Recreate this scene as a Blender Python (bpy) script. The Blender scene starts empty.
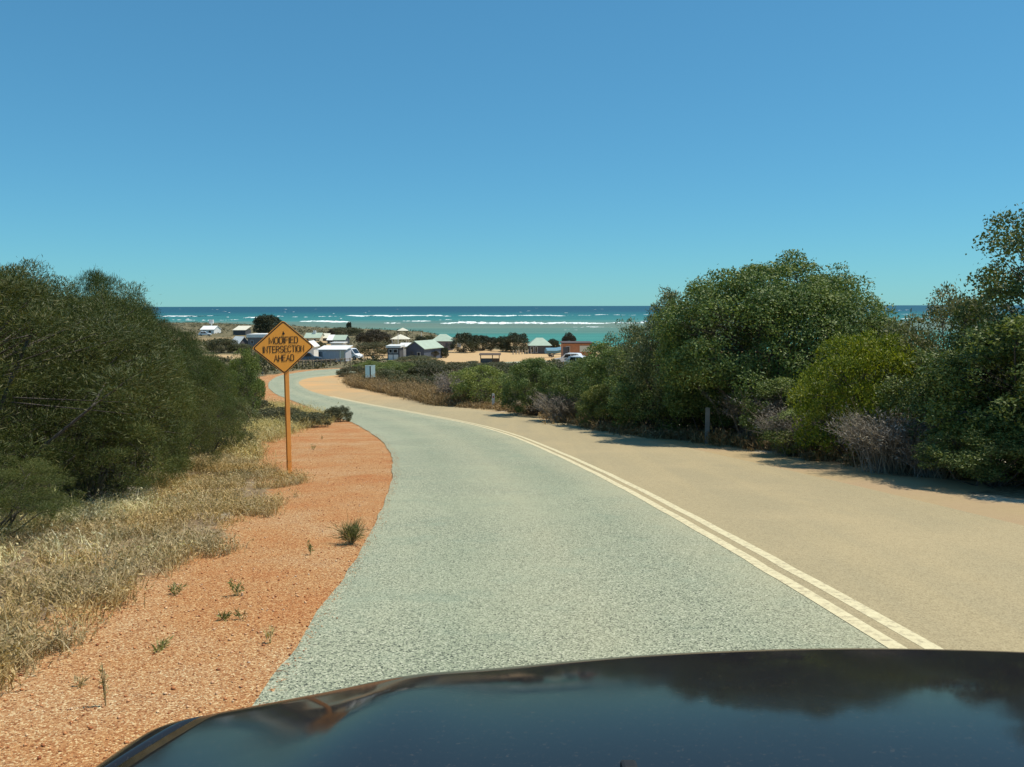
import bpy, bmesh, math, random
import numpy as np
from mathutils import Vector, Matrix

# ------------------------------------------------------------------ camera, sky, sun, exposure
S = bpy.context.scene
COL = S.collection
F_PX, HORIZON = 804.0, 306.0
PITCH = math.atan((383.5 - HORIZON) / F_PX)
cam_data = bpy.data.cameras.new('camera')
cam = bpy.data.objects.new('camera', cam_data)
COL.objects.link(cam)
cam.location = (0, 0, 0)
cam.rotation_euler = (math.pi / 2 - PITCH, math.radians(0.12), 0)
cam_data.sensor_fit = 'HORIZONTAL'
cam_data.sensor_width = 36.0
cam_data.lens = 36.0 * F_PX / 1024.0
cam_data.clip_start = 0.05
cam_data.clip_end = 90000.0
S.camera = cam

SUN_EL, SUN_AZ = math.radians(65), math.radians(81)      # azimuth clockwise from +Y (view direction)
world = bpy.data.worlds.new('World')
S.world = world
world.use_nodes = True
wn, wl = world.node_tree.nodes, world.node_tree.links
wn.clear()
sky = wn.new('ShaderNodeTexSky')
sky.sky_type = 'NISHITA'
sky.sun_disc = False
sky.sun_elevation = SUN_EL
sky.sun_rotation = SUN_AZ
sky.altitude = 10
sky.air_density = 1.0
sky.dust_density = 0.0
sky.ozone_density = 10.0
tint = wn.new('ShaderNodeMix'); tint.data_type = 'RGBA'; tint.blend_type = 'MULTIPLY'
tint.inputs['Factor'].default_value = 1.0
tint.inputs['B'].default_value = (0.54, 1.14, 1.27, 1)
soft = wn.new('ShaderNodeGamma'); soft.inputs['Gamma'].default_value = 0.68
bg = wn.new('ShaderNodeBackground'); bg.inputs['Strength'].default_value = 0.15
wo = wn.new('ShaderNodeOutputWorld')
wl.new(sky.outputs[0], soft.inputs['Color'])
wl.new(soft.outputs[0], tint.inputs['A'])
wl.new(tint.outputs['Result'], bg.inputs['Color'])
wl.new(bg.outputs[0], wo.inputs[0])

sd = bpy.data.lights.new('sun', 'SUN')
sun = bpy.data.objects.new('sun', sd)
COL.objects.link(sun)
sd.energy = 4.8
sd.angle = math.radians(0.53)
sd.color = (1.0, 0.93, 0.80)
sun_dir = Vector((math.sin(SUN_AZ) * math.cos(SUN_EL), math.cos(SUN_AZ) * math.cos(SUN_EL), math.sin(SUN_EL)))
sun.rotation_euler = sun_dir.to_track_quat('Z', 'Y').to_euler()

S.view_settings.view_transform = 'Standard'
S.view_settings.look = 'None'
S.view_settings.gamma = 1.0
S.view_settings.exposure = 0.0
S.view_settings.use_curve_mapping = False
S.render.engine = 'CYCLES'
S.cycles.max_bounces = 6
S.cycles.diffuse_bounces = 3
S.cycles.glossy_bounces = 3
S.cycles.transmission_bounces = 3
S.cycles.transparent_max_bounces = 4

rnd = random.Random(7)
RNG = np.random.default_rng(11)

# ------------------------------------------------------------------ geometry of the place
PROF_Y = np.array([-400, -30, 0, 6, 18, 32, 45, 60, 75, 95, 120, 160, 220, 300, 360, 450, 700.])
PROF_D = np.array([-3.0, -1.5, 1.5, 2.1, 3.32, 4.55, 5.45, 6.3, 7.05, 7.9, 8.75, 9.9, 10.7, 11.2, 11.5, 11.6, 11.7])
_fy = np.arange(-400, 700, 0.5)
_fz = np.interp(_fy, PROF_Y, PROF_D)
_k = np.ones(9) / 9
_fs = np.convolve(np.pad(_fz, 4, mode='edge'), _k, mode='valid')
SEA = -12.8


def drop(y):
    return np.interp(y, _fy, _fs)


SHORE_X = np.array([-2000, -700, -233, -132, -46, -26, -4, 25, 60, 300, 2000.])
SHORE_Y = np.array([900, 720, 620, 510, 405, 330, 272, 235, 205, 150, 60.])


def shore(x):
    return np.interp(x, SHORE_X, SHORE_Y)


def base_z(x, y):
    z = -drop(y)
    t = np.clip((shore(x) - y) / 26.0, 0, 1)
    t = t * t * (3 - 2 * t)
    return (SEA - 1.2) * (1 - t) + z * t


def ray(px, py):
    r, u = (px - 512) / F_PX, (383.5 - py) / F_PX
    fy = math.cos(PITCH) + u * math.sin(PITCH)
    return r / fy, (-math.sin(PITCH) + u * math.cos(PITCH)) / fy


_yy = np.concatenate([np.arange(1, 60, 0.01), np.arange(60, 690, 0.05)])


def bp(px, py):
    """the point of the ground seen at a place of the photograph"""
    r, s = ray(px, py)
    g = -s * _yy - drop(_yy)
    y = float(_yy[np.argmax(g > 0)])
    return r * y, y


L_PX = [(268, 703), (298.6, 655), (326, 610), (351, 574), (371, 542), (385, 510), (396, 470), (394, 450), (383, 442), (367, 430), (353.5, 422),
        (340, 418), (326, 413.5), (308.6, 406.6), (289, 399), (275, 394), (267.6, 387), (268.5, 381), (279, 375), (295, 372.5), (314.5, 369.5)]
C_PX = [(912, 642.5), (826.6, 594), (765.6, 559), (705, 527), (644, 495), (583, 463), (522, 436.5), (461, 420), (406, 411.5), (367, 403.7),
        (347.7, 399.8), (328, 396), (308.6, 390), (298, 383), (301, 379), (314.5, 376.4)]


def smooth_path(pts, step=0.5, sigma=2.8):
    pts = np.array(pts, float)
    d = np.concatenate([[0], np.cumsum(np.hypot(*np.diff(pts, axis=0).T))])
    n = int(d[-1] / step) + 1
    t = np.linspace(0, d[-1], n)
    q = np.stack([np.interp(t, d, pts[:, k]) for k in (0, 1)], 1)
    for _ in range(3):
        r = int(sigma * 3 / step)
        ker = np.exp(-0.5 * (np.arange(-r, r + 1) * step / sigma) ** 2); ker /= ker.sum()
        for k in (0, 1):
            p = np.concatenate([2 * q[0, k] - q[r:0:-1, k], q[:, k], 2 * q[-1, k] - q[-2:-r - 2:-1, k]])
            q[:, k] = np.convolve(p, ker, mode='valid')
    return q


_c = [bp(*p) for p in C_PX]
_c = [(3.2, -40), (2.75, -8), (2.5, 0)] + _c + [(-14.5, 101), (-5, 114), (3, 124), (9, 131)]
_l = [bp(*p) for p in L_PX]
_l = [(-0.75, -40), (-1.05, -8), (-1.10, 0)] + _l + [(-19.5, 112), (-9, 121), (-1, 130), (5, 137)]
CEN = smooth_path(_c, 0.5, 2.3)
LED = smooth_path(_l, 0.25, 1.5)


def normals(p):
    t = np.gradient(p, axis=0)
    t /= np.linalg.norm(t, axis=1, keepdims=True)
    return np.stack([t[:, 1], -t[:, 0]], 1)          # to the right of travel


CN = normals(CEN)
RED = CEN + CN * 3.35


def signed_dist(P, path, nrm):
    """distance to a path, positive on its right"""
    P = np.asarray(P, float)
    out = np.empty(len(P)); 
    for i in range(0, len(P), 4000):
        q = P[i:i + 4000]
        d2 = ((q[:, None, :] - path[None]) ** 2).sum(2)
        j = d2.argmin(1)
        v = q - path[j]
        s = np.sign((v * nrm[j]).sum(1))
        out[i:i + 4000] = np.sqrt(d2.min(1)) * np.where(s == 0, 1, s)
    return out


LN = normals(LED)
CEN4, CN4, LED4, LN4 = CEN[::2], CN[::2], LED[::4], LN[::4]


def gz(x, y):
    return float(base_z(np.array(x), np.array(y)))


def at(px, py, dz=0.0):
    x, y = bp(px, py)
    return (x, y, gz(x, y) + dz)


# ------------------------------------------------------------------ node helpers
def mat(name):
    m = bpy.data.materials.new(name)
    m.use_nodes = True
    return m, m.node_tree.nodes, m.node_tree.links, m.node_tree.nodes['Principled BSDF']


def noise(N, L, vec, scale, detail=4, rough=0.55):
    n = N.new('ShaderNodeTexNoise')
    n.inputs['Scale'].default_value = scale
    n.inputs['Detail'].default_value = detail
    n.inputs['Roughness'].default_value = rough
    if vec is not None:
        L.new(vec, n.inputs['Vector'])
    return n.outputs['Fac']


def ramp(N, L, fac, stops):
    r = N.new('ShaderNodeValToRGB')
    els = r.color_ramp.elements
    while len(els) > len(stops):
        els.remove(els[-1])
    while len(els) < len(stops):
        els.new(1.0)
    for e, (p, c) in zip(els, stops):
        e.position = p
        e.color = tuple(c) + (1,) if len(c) == 3 else c
    L.new(fac, r.inputs['Fac'])
    return r.outputs['Color']


def mix(N, L, fac, a, b, mode='MIX'):
    m = N.new('ShaderNodeMix'); m.data_type = 'RGBA'; m.blend_type = mode
    for sock, v in ((m.inputs['Factor'], fac), (m.inputs['A'], a), (m.inputs['B'], b)):
        if isinstance(v, (int, float)):
            sock.default_value = v
        elif isinstance(v, tuple):
            sock.default_value = v + (1,) if len(v) == 3 else v
        else:
            L.new(v, sock)
    return m.outputs['Result']


def math_node(N, L, op, a, b=None, c=None, clamp=False):
    n = N.new('ShaderNodeMath'); n.operation = op; n.use_clamp = clamp
    for k, v in enumerate((a, b, c)):
        if v is None:
            continue
        if isinstance(v, (int, float)):
            n.inputs[k].default_value = v
        else:
            L.new(v, n.inputs[k])
    return n.outputs[0]


def maprange(N, L, v, a, b, c=0.0, d=1.0, smooth=True):
    n = N.new('ShaderNodeMapRange')
    n.interpolation_type = 'SMOOTHSTEP' if smooth else 'LINEAR'
    L.new(v, n.inputs['Value'])
    for k, x in zip(('From Min', 'From Max', 'To Min', 'To Max'), (a, b, c, d)):
        n.inputs[k].default_value = x
    return n.outputs['Result']


def bump(N, L, h, bsdf, strength, dist):
    b = N.new('ShaderNodeBump')
    b.inputs['Strength'].default_value = strength
    b.inputs['Distance'].default_value = dist
    L.new(h, b.inputs['Height'])
    L.new(b.outputs['Normal'], bsdf.inputs['Normal'])


def wpos(N):
    return N.new('ShaderNodeNewGeometry').outputs['Position']


_plain = {}


def plain(name, col, rough=0.6, metal=0.0, var=0.12, scale=3.0, spec=0.4):
    """painted or raw surface with slight weathering"""
    if name in _plain:
        return _plain[name]
    m, N, L, B = mat(name)
    tc = N.new('ShaderNodeTexCoord').outputs['Object']
    f = noise(N, L, tc, scale, 5, 0.6)
    lo = tuple(c * (1 - var) for c in col); hi = tuple(min(1, c * (1 + var)) for c in col)
    L.new(ramp(N, L, f, [(0.3, lo), (0.7, hi)]), B.inputs['Base Color'])
    B.inputs['Roughness'].default_value = rough
    B.inputs['Metallic'].default_value = metal
    B.inputs['Specular IOR Level'].default_value = spec
    _plain[name] = m
    return m


# ------------------------------------------------------------------ object helpers
def link(o, parent=None):
    COL.objects.link(o)
    if parent is not None:
        o.parent = parent
    return o


def tag(o, label=None, cat=None, group=None, kind=None):
    for k, v in (('label', label), ('category', cat), ('group', group), ('kind', kind)):
        if v is not None:
            o[k] = v
    return o


def empty(name, loc, label=None, cat=None, group=None, rz=0.0):
    o = bpy.data.objects.new(name, None)
    o.empty_display_size = 0.3
    o.location = loc
    o.rotation_euler = (0, 0, rz)
    link(o)
    return tag(o, label, cat, group)


def np_mesh(name, V, F, material=None, smooth=False):
    V = np.asarray(V, np.float32); F = np.asarray(F, np.int32)
    k = F.shape[1]
    me = bpy.data.meshes.new(name)
    me.vertices.add(len(V)); me.vertices.foreach_set('co', V.ravel())
    me.loops.add(F.size); me.loops.foreach_set('vertex_index', F.ravel())
    me.polygons.add(len(F)); me.polygons.foreach_set('loop_start', np.arange(0, F.size, k, dtype=np.int32))
    me.update(calc_edges=True)
    if smooth:
        me.polygons.foreach_set('use_smooth', np.ones(len(F), bool))
    if material:
        me.materials.append(material)
    return me


def np_obj(name, V, F, material, parent=None, smooth=False):
    return link(bpy.data.objects.new(name, np_mesh(name, V, F, material, smooth)), parent)


class MB:
    """collects boxes, prisms and tubes into one mesh"""
    def __init__(self):
        self.bm = bmesh.new()

    def box(self, x0, x1, y0, y1, z0, z1):
        v = [self.bm.verts.new(p) for p in ((x0, y0, z0), (x1, y0, z0), (x1, y1, z0), (x0, y1, z0), (x0, y0, z1), (x1, y0, z1), (x1, y1, z1), (x0, y1, z1))]
        for f in ((0, 3, 2, 1), (4, 5, 6, 7), (0, 1, 5, 4), (1, 2, 6, 5), (2, 3, 7, 6), (3, 0, 4, 7)):
            self.bm.faces.new([v[i] for i in f])
        return self

    def poly(self, pts, ext):
        """a flat outline swept along the vector ext"""
        e = Vector(ext)
        a = [self.bm.verts.new(p) for p in pts]
        b = [self.bm.verts.new(Vector(p) + e) for p in pts]
        n = len(a)
        self.bm.faces.new(a[::-1]); self.bm.faces.new(b)
        for i in range(n):
            self.bm.faces.new((a[i], a[(i + 1) % n], b[(i + 1) % n], b[i]))
        return self

    def tube(self, p, q, r0, r1=None, n=8, caps=True):
        r1 = r0 if r1 is None else r1
        p, q = Vector(p), Vector(q)
        d = (q - p).normalized()
        u = d.orthogonal().normalized(); w = d.cross(u)
        A = [self.bm.verts.new(p + (u * math.cos(t) + w * math.sin(t)) * r0) for t in [2 * math.pi * i / n for i in range(n)]]
        B = [self.bm.verts.new(q + (u * math.cos(t) + w * math.sin(t)) * r1) for t in [2 * math.pi * i / n for i in range(n)]]
        for i in range(n):
            self.bm.faces.new((A[i], A[(i + 1) % n], B[(i + 1) % n], B[i]))
        if caps:
            self.bm.faces.new(A[::-1]); self.bm.faces.new(B)
        return self

    def build(self, name, material, parent=None, bevel=0.0, smooth=False):
        bmesh.ops.recalc_face_normals(self.bm, faces=self.bm.faces)
        if bevel:
            bmesh.ops.bevel(self.bm, geom=list(self.bm.edges), offset=bevel, segments=2, affect='EDGES', profile=0.6)
        me = bpy.data.meshes.new(name)
        self.bm.to_mesh(me); self.bm.free()
        me.materials.append(material)
        if smooth:
            for f in me.polygons:
                f.use_smooth = True
        return link(bpy.data.objects.new(name, me), parent)


def inside(P, poly):
    P = np.asarray(P); poly = np.asarray(poly)
    x, y = P[:, 0], P[:, 1]
    c = np.zeros(len(P), bool)
    j = len(poly) - 1
    for i in range(len(poly)):
        xi, yi = poly[i]; xj, yj = poly[j]
        k = ((yi > y) != (yj > y)) & (x < (xj - xi) * (y - yi) / (yj - yi + 1e-12) + xi)
        c ^= k
        j = i
    return c


def edge_dist(P, poly):
    """signed distance to a polygon, positive inside"""
    P = np.asarray(P, float); poly = np.asarray(poly, float)
    d = np.full(len(P), 1e9)
    for a, b in zip(poly, np.roll(poly, -1, 0)):
        e = b - a
        t = np.clip(((P - a) @ e) / (e @ e + 1e-9), 0, 1)
        d = np.minimum(d, np.linalg.norm(P - a - t[:, None] * e, axis=1))
    return np.where(inside(P, poly), d, -d)


def vnoise(x, y, s, seed=0):
    """cheap smooth value noise"""
    x = np.asarray(x, float) / s; y = np.asarray(y, float) / s
    xi, yi = np.floor(x).astype(np.int64), np.floor(y).astype(np.int64)
    fx, fy = x - xi, y - yi
    fx = fx * fx * (3 - 2 * fx); fy = fy * fy * (3 - 2 * fy)

    def h(a, b):
        n = (a * 374761393 + b * 668265263 + seed * 1442695041) & 0x7fffffff
        n = ((n ^ (n >> 13)) * 1274126177) & 0x7fffffff
        return ((n ^ (n >> 16)) & 0xffff) / 65535.0
    return (h(xi, yi) * (1 - fx) + h(xi + 1, yi) * fx) * (1 - fy) + (h(xi, yi + 1) * (1 - fx) + h(xi + 1, yi + 1) * fx) * fy


# ------------------------------------------------------------------ zones of the ground
GRASS_LINE = [bp(*p) for p in ((0, 690), (68, 655), (118, 601), (181, 574), (235, 538), (290, 495))]
VERGE_BACK = [bp(*p) for p in ((262, 470), (240, 464), (250, 455), (268, 438), (300, 430), (330, 423))]
VERGE = [(-2.4, -8), (-2.6, 2.5)] + GRASS_LINE + VERGE_BACK + [tuple(p) for p in (LED + normals(LED) * 0.7)[(LED[:, 1] < 31.5)][::-1][::4]]
SAND = [bp(*p) for p in ((400, 361), (447, 364), (470, 365), (520, 364), (560, 368), (610, 368), (610, 352), (560, 351), (505, 349), (470, 347), (452, 352), (425, 356))]


def ground_relief(x, y, dl, dr):
    off = np.minimum(np.where(dl < 0, -dl, 1e3), np.where(dr > 0, dr, 1e3))
    off = np.where((dl > 0) & (dr < 0), 0, off)
    w = np.clip((off - 0.3) / 3.0, 0, 1)
    far = np.clip((y - 120) / 150, 0, 1)
    n = (vnoise(x, y, 3.1, 1) - 0.5) * 0.16 + (vnoise(x, y, 0.9, 2) - 0.5) * 0.07
    bank = np.clip((-dl - 3.0) / 5.0, 0, 1) * 0.25 * np.clip((30 - y) / 20, 0, 1)
    dunes = far * ((vnoise(x, y, 38, 5) - 0.5) * 1.1 + (vnoise(x, y, 14, 6) - 0.5) * 0.5)
    return w * (n + bank) + dunes


def build_ground():
    def axis(lo, hi, fine0, fine1, step, grow):
        a = list(np.arange(fine0, fine1 + 1e-6, step))
        s, v = step, a[-1]
        while v < hi:
            s *= grow; v += s; a.append(v)
        s, v = step, a[0]
        while v > lo:
            s *= grow; v -= s; a.insert(0, v)
        return np.array(a)
    X = axis(-1500, 1200, -9, 9, 0.22, 1.045)
    Y = axis(-400, 900, 2, 32, 0.25, 1.022)
    gx, gy = np.meshgrid(X, Y)
    P = np.stack([gx.ravel(), gy.ravel()], 1)
    dl = signed_dist(P, LED4, LN4); dr = signed_dist(P, RED[::2], CN4)
    z = base_z(P[:, 0], P[:, 1])
    land = np.clip((shore(P[:, 0]) - P[:, 1] - 4) / 30, 0, 1)
    z = z + ground_relief(P[:, 0], P[:, 1], dl, dr) * land
    road = (dl > 0.55) & (dr < -0.55)
    z = np.where(road, z - 0.05, z)
    verge = edge_dist(P, VERGE)
    z = z + np.clip(verge, 0, 0.5) * 0.03 * np.clip(-dl / 0.5, 0, 1)
    sand = edge_dist(P, SAND)
    nx = len(X)
    i = np.arange((len(Y) - 1) * (nx - 1)); r, c = i // (nx - 1), i % (nx - 1)
    F = np.stack([r * nx + c, r * nx + c + 1, (r + 1) * nx + c + 1, (r + 1) * nx + c], 1)
    V = np.column_stack([P, z])
    m, N, L, B = mat('ground')
    o = np_obj('ground', V, F, m, smooth=True)
    tag(o, kind='structure')
    # zone masks: r gravel, g tan dust or sand, b heath
    jit = (vnoise(P[:, 0], P[:, 1], 0.6, 9) - 0.5) * 0.7
    g = np.clip((verge + 0.22 + jit * 0.6) / 0.5 + 0.5, 0, 1)
    mid = np.clip((-dl) / 2.2, 0, 1)
    g = np.maximum(g, (P[:, 1] > 30) * (P[:, 1] < 130) * np.clip(1.5 - (-dl + jit * 2) / 1.7, 0, 1) * (dl < 0.5))
    inner = np.clip(1.6 - (dr + jit * 3) / 1.3, 0, 1) * (dr > -1.0)
    bend = (P[:, 1] > 55) * (P[:, 1] < 104) * (P[:, 0] < -8)
    inner = np.maximum(inner, bend * np.clip(1.4 - (dr + jit * 4) / 3.2, 0, 1) * (dr > -1))
    s = np.maximum(inner, np.clip((sand + jit * 3) / 2.5 + 0.3, 0, 1))
    shore_d = shore(P[:, 0]) - P[:, 1]
    beach = np.clip(1.4 - shore_d / 14, 0, 1)
    vill = (vnoise(P[:, 0], P[:, 1], 22, 21) > 0.56) * np.clip((P[:, 1] - 130) / 20, 0, 1) * np.clip((330 - P[:, 1]) / 60, 0, 1)
    s = np.maximum(s, vill * 0.6)
    h = np.clip((P[:, 1] - 38) / 20, 0, 1)
    colr = np.stack([g, np.maximum(s, 0), h, beach], 1).astype(np.float32)
    px_, py_ = bp(108, 496)
    bank_ = np.exp(-((P[:, 0] - px_) / 0.75) ** 2 - ((P[:, 1] - py_) / 1.5) ** 2) * 1.5 + jit
    beach = np.maximum(beach, np.clip((bank_ - 0.55) / 0.3, 0, 0.85))
    colr = np.stack([g, np.maximum(s, 0), h, beach], 1).astype(np.float32)
    at_ = o.data.color_attributes.new('zone', 'FLOAT_COLOR', 'POINT')
    at_.data.foreach_set('color', colr.ravel())
    # material
    pos = wpos(N)
    a = N.new('ShaderNodeVertexColor'); a.layer_name = 'zone'
    sep = N.new('ShaderNodeSeparateColor'); L.new(a.outputs['Color'], sep.inputs[0])
    R_, G_, B_ = sep.outputs[0], sep.outputs[1], sep.outputs[2]
    vor = N.new('ShaderNodeTexVoronoi'); vor.inputs['Scale'].default_value = 130; L.new(pos, vor.inputs['Vector'])
    vs = N.new('ShaderNodeSeparateColor'); L.new(vor.outputs['Color'], vs.inputs[0])
    stone = ramp(N, L, vs.outputs[0], [(0.0, (0.15, 0.05, 0.018)), (0.15, (0.32, 0.12, 0.042)), (0.45, (0.455, 0.205, 0.078)), (0.8, (0.54, 0.285, 0.115)), (1.0, (0.80, 0.56, 0.28))])
    big = noise(N, L, pos, 0.9, 5, 0.6)
    red = ramp(N, L, big, [(0.30, (0.90, 0.74, 0.66)), (0.5, (0.95, 0.98, 1.0)), (0.72, (1.0, 1.22, 1.50))])
    gravel = mix(N, L, 1.0, stone, red, 'MULTIPLY')
    fine = noise(N, L, pos, 9, 6, 0.7)
    tan = mix(N, L, fine, (0.34, 0.25, 0.13), (0.51, 0.39, 0.215))
    tan = mix(N, L, maprange(N, L, noise(N, L, pos, 0.22, 4), 0.48, 0.68), tan, (0.42, 0.30, 0.175))
    tan = mix(N, L, math_node(N, L, 'MULTIPLY', B_, 0.55), tan, (0.63, 0.405, 0.20))
    litter = ramp(N, L, noise(N, L, pos, 14, 8, 0.75), [(0.3, (0.09, 0.06, 0.035)), (0.5, (0.24, 0.17, 0.10)), (0.72, (0.48, 0.39, 0.25))])
    pale = maprange(N, L, noise(N, L, pos, 0.5, 4), 0.52, 0.66)
    litter = mix(N, L, pale, litter, (0.50, 0.44, 0.33))
    heath = ramp(N, L, noise(N, L, pos, 0.35, 8, 0.7), [(0.3, (0.06, 0.065, 0.03)), (0.5, (0.15, 0.13, 0.07)), (0.7, (0.34, 0.26, 0.15))])
    c0 = mix(N, L, B_, litter, heath)
    edge = noise(N, L, pos, 5, 5)

    def sharp(v):
        return maprange(N, L, math_node(N, L, 'ADD', v, math_node(N, L, 'MULTIPLY', math_node(N, L, 'SUBTRACT', edge, 0.5), 0.8)), 0.3, 0.7)
    c1 = mix(N, L, sharp(G_), c0, tan)
    c2 = mix(N, L, sharp(R_), c1, gravel)
    c3 = mix(N, L, a.outputs['Alpha'], c2, (0.72, 0.63, 0.47))
    L.new(c3, B.inputs['Base Color'])
    B.inputs['Roughness'].default_value = 0.95
    B.inputs['Specular IOR Level'].default_value = 0.15
    hh = math_node(N, L, 'ADD', math_node(N, L, 'MULTIPLY', vor.outputs['Distance'], -1.0), math_node(N, L, 'MULTIPLY', fine, 0.8))
    bump(N, L, hh, B, 0.55, 0.010)
    return o


ground = build_ground()
GROUND_BVH = None


def ground_at(x, y):
    global GROUND_BVH
    if GROUND_BVH is None:
        from mathutils.bvhtree import BVHTree
        GROUND_BVH = BVHTree.FromPolygons([v.co[:] for v in ground.data.vertices], [p.vertices[:] for p in ground.data.polygons])
    h = GROUND_BVH.ray_cast(Vector((x, y, 60)), Vector((0, 0, -1)))[0]
    return h.z if h is not None else gz(x, y)


# ------------------------------------------------------------------ road
def resample(p, n):
    d = np.concatenate([[0], np.cumsum(np.hypot(*np.diff(p, axis=0).T))])
    t = np.linspace(0, d[-1], n)
    return np.stack([np.interp(t, d, p[:, k]) for k in (0, 1)], 1)


def strip(a, b, m, lift, wob=0.0, seed=0):
    """a sheet between two paths, m columns wide"""
    n = len(a)
    V = []
    r = np.random.default_rng(seed)
    for k in range(m + 1):
        t = k / m
        q = a * (1 - t) + b * t
        V.append(np.column_stack([q, base_z(q[:, 0], q[:, 1]) + lift]))
    V = np.stack(V, 1)
    if wob:
        s = np.arange(n) * 0.13
        V[:, 0, 0] += (vnoise(s, s * 0, 0.35, seed) - 0.5) * 2 * wob + (vnoise(s, s * 0, 1.4, seed + 1) - 0.5) * 2.5 * wob
    V = V.reshape(-1, 3)
    i = np.arange((n - 1) * m); rr, c = i // m, i % m
    F = np.stack([rr * (m + 1) + c, rr * (m + 1) + c + 1, (rr + 1) * (m + 1) + c + 1, (rr + 1) * (m + 1) + c], 1)
    return V, F


def road_material(name, dusty):
    m, N, L, B = mat(name)
    pos = wpos(N)
    vor = N.new('ShaderNodeTexVoronoi'); vor.inputs['Scale'].default_value = 110; L.new(pos, vor.inputs['Vector'])
    vs = N.new('ShaderNodeSeparateColor'); L.new(vor.outputs['Color'], vs.inputs[0])
    big = noise(N, L, pos, 0.35, 5, 0.6)
    fine = noise(N, L, pos, 16, 6, 0.7)
    if dusty:
        base = ramp(N, L, fine, [(0.25, (0.32, 0.255, 0.14)), (0.75, (0.46, 0.37, 0.21))])
        tex = N.new('ShaderNodeMapping'); tex.inputs['Rotation'].default_value = (0, 0, 0.1); tex.inputs['Scale'].default_value = (1.6, 0.06, 1)
        L.new(pos, tex.inputs['Vector'])
        streak = noise(N, L, tex.outputs[0], 1.0, 4)
        base = mix(N, L, maprange(N, L, streak, 0.35, 0.65, 0.0, 0.55), base, (0.29, 0.25, 0.155))
        base = mix(N, L, maprange(N, L, big, 0.45, 0.7, 0, 0.5), base, (0.48, 0.37, 0.205))
        base = mix(N, L, 0.35, base, ramp(N, L, vs.outputs[0], [(0.0, (0.13, 0.10, 0.06)), (0.3, (0.34, 0.275, 0.16)), (1, (0.55, 0.46, 0.28))]))
        sy2 = N.new('ShaderNodeSeparateXYZ'); L.new(pos, sy2.inputs[0])
        org = math_node(N, L, 'MULTIPLY', maprange(N, L, sy2.outputs[1], 38, 66, 0, 1), maprange(N, L, noise(N, L, pos, 0.25, 4), 0.3, 0.7, 0.35, 0.95))
        base = mix(N, L, org, base, (0.60, 0.345, 0.145))
        bump(N, L, vor.outputs['Distance'], B, 0.35, 0.006)
    else:
        base = ramp(N, L, vs.outputs[0], [(0.0, (0.035, 0.042, 0.032)), (0.14, (0.12, 0.135, 0.10)), (0.4, (0.295, 0.315, 0.215)), (0.8, (0.385, 0.40, 0.275)), (1.0, (0.58, 0.57, 0.42))])
        base = mix(N, L, maprange(N, L, noise(N, L, pos, 38, 5, 0.8), 0.56, 0.70, 0, 0.6), base, (0.13, 0.155, 0.11))
        base = mix(N, L, maprange(N, L, big, 0.4, 0.7, 0, 0.35), base, (0.41, 0.42, 0.28))
        base = mix(N, L, maprange(N, L, noise(N, L, pos, 2.3, 6), 0.5, 0.72, 0, 0.3), base, (0.22, 0.28, 0.205))
        at2 = N.new('ShaderNodeVertexColor'); at2.layer_name = 'dust'
        s2 = N.new('ShaderNodeSeparateColor'); L.new(at2.outputs['Color'], s2.inputs[0])
        d2 = math_node(N, L, 'MULTIPLY', s2.outputs[0], maprange(N, L, noise(N, L, pos, 0.8, 5, 0.65), 0.25, 0.75, 0.35, 1.0))
        base = mix(N, L, d2, base, (0.44, 0.40, 0.25))
        wear = math_node(N, L, 'MULTIPLY', s2.outputs[2], maprange(N, L, noise(N, L, pos, 0.5, 4), 0.3, 0.7, 0.15, 0.5))
        base = mix(N, L, wear, base, mix(N, L, 1.0, base, (0.66, 0.76, 0.74), 'MULTIPLY'))
        spill = math_node(N, L, 'ADD', math_node(N, L, 'MULTIPLY', s2.outputs[1], 0.75), math_node(N, L, 'SUBTRACT', noise(N, L, pos, 22, 6, 0.8), 0.5))
        base = mix(N, L, maprange(N, L, spill, 0.36, 0.46, 0.0, 0.9), base, ramp(N, L, vs.outputs[1], [(0.0, (0.20, 0.075, 0.028)), (0.5, (0.45, 0.20, 0.068)), (1.0, (0.68, 0.42, 0.19))]))
        bump(N, L, vor.outputs['Distance'], B, 0.45, 0.007)
    L.new(base, B.inputs['Base Color'])
    B.inputs['Roughness'].default_value = 0.9
    B.inputs['Specular IOR Level'].default_value = 0.2
    return m


NROAD = 1300
cA, lA, rA = resample(CEN, NROAD), resample(LED, NROAD), None
lA = resample(LED, NROAD)
rA = cA + normals(cA) * 3.35
V, F = strip(lA, cA, 8, 0.018, 0.022, 3)
lane = np_obj('road', V, F, road_material('chip_seal', False), smooth=True)
tag(lane, kind='structure')
u_ = np.tile(np.linspace(0, 1, 9), NROAD)
du = np.clip((u_ - 0.72) / 0.28, 0, 1) * 0.75 + 0.30 * np.exp(-((u_ - 0.5) / 0.14) ** 2)
ca_ = lane.data.color_attributes.new('dust', 'FLOAT_COLOR', 'POINT')
sp_ = np.where(u_ < 0.01, 0.46, 0.0)
ca_.data.foreach_set('color', np.stack([du, sp_, np.exp(-((u_ - .70) / .11) ** 2) + 0.8 * np.exp(-((u_ - .26) / .11) ** 2), du * 0 + 1], 1).astype(np.float32).ravel())
V, F = strip(cA - normals(cA) * 0.10, rA, 6, 0.0195)
dl_ = np_obj('road_dusty_lane', V, F, road_material('dusty_seal', True), smooth=True)
tag(dl_, kind='structure')
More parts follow.
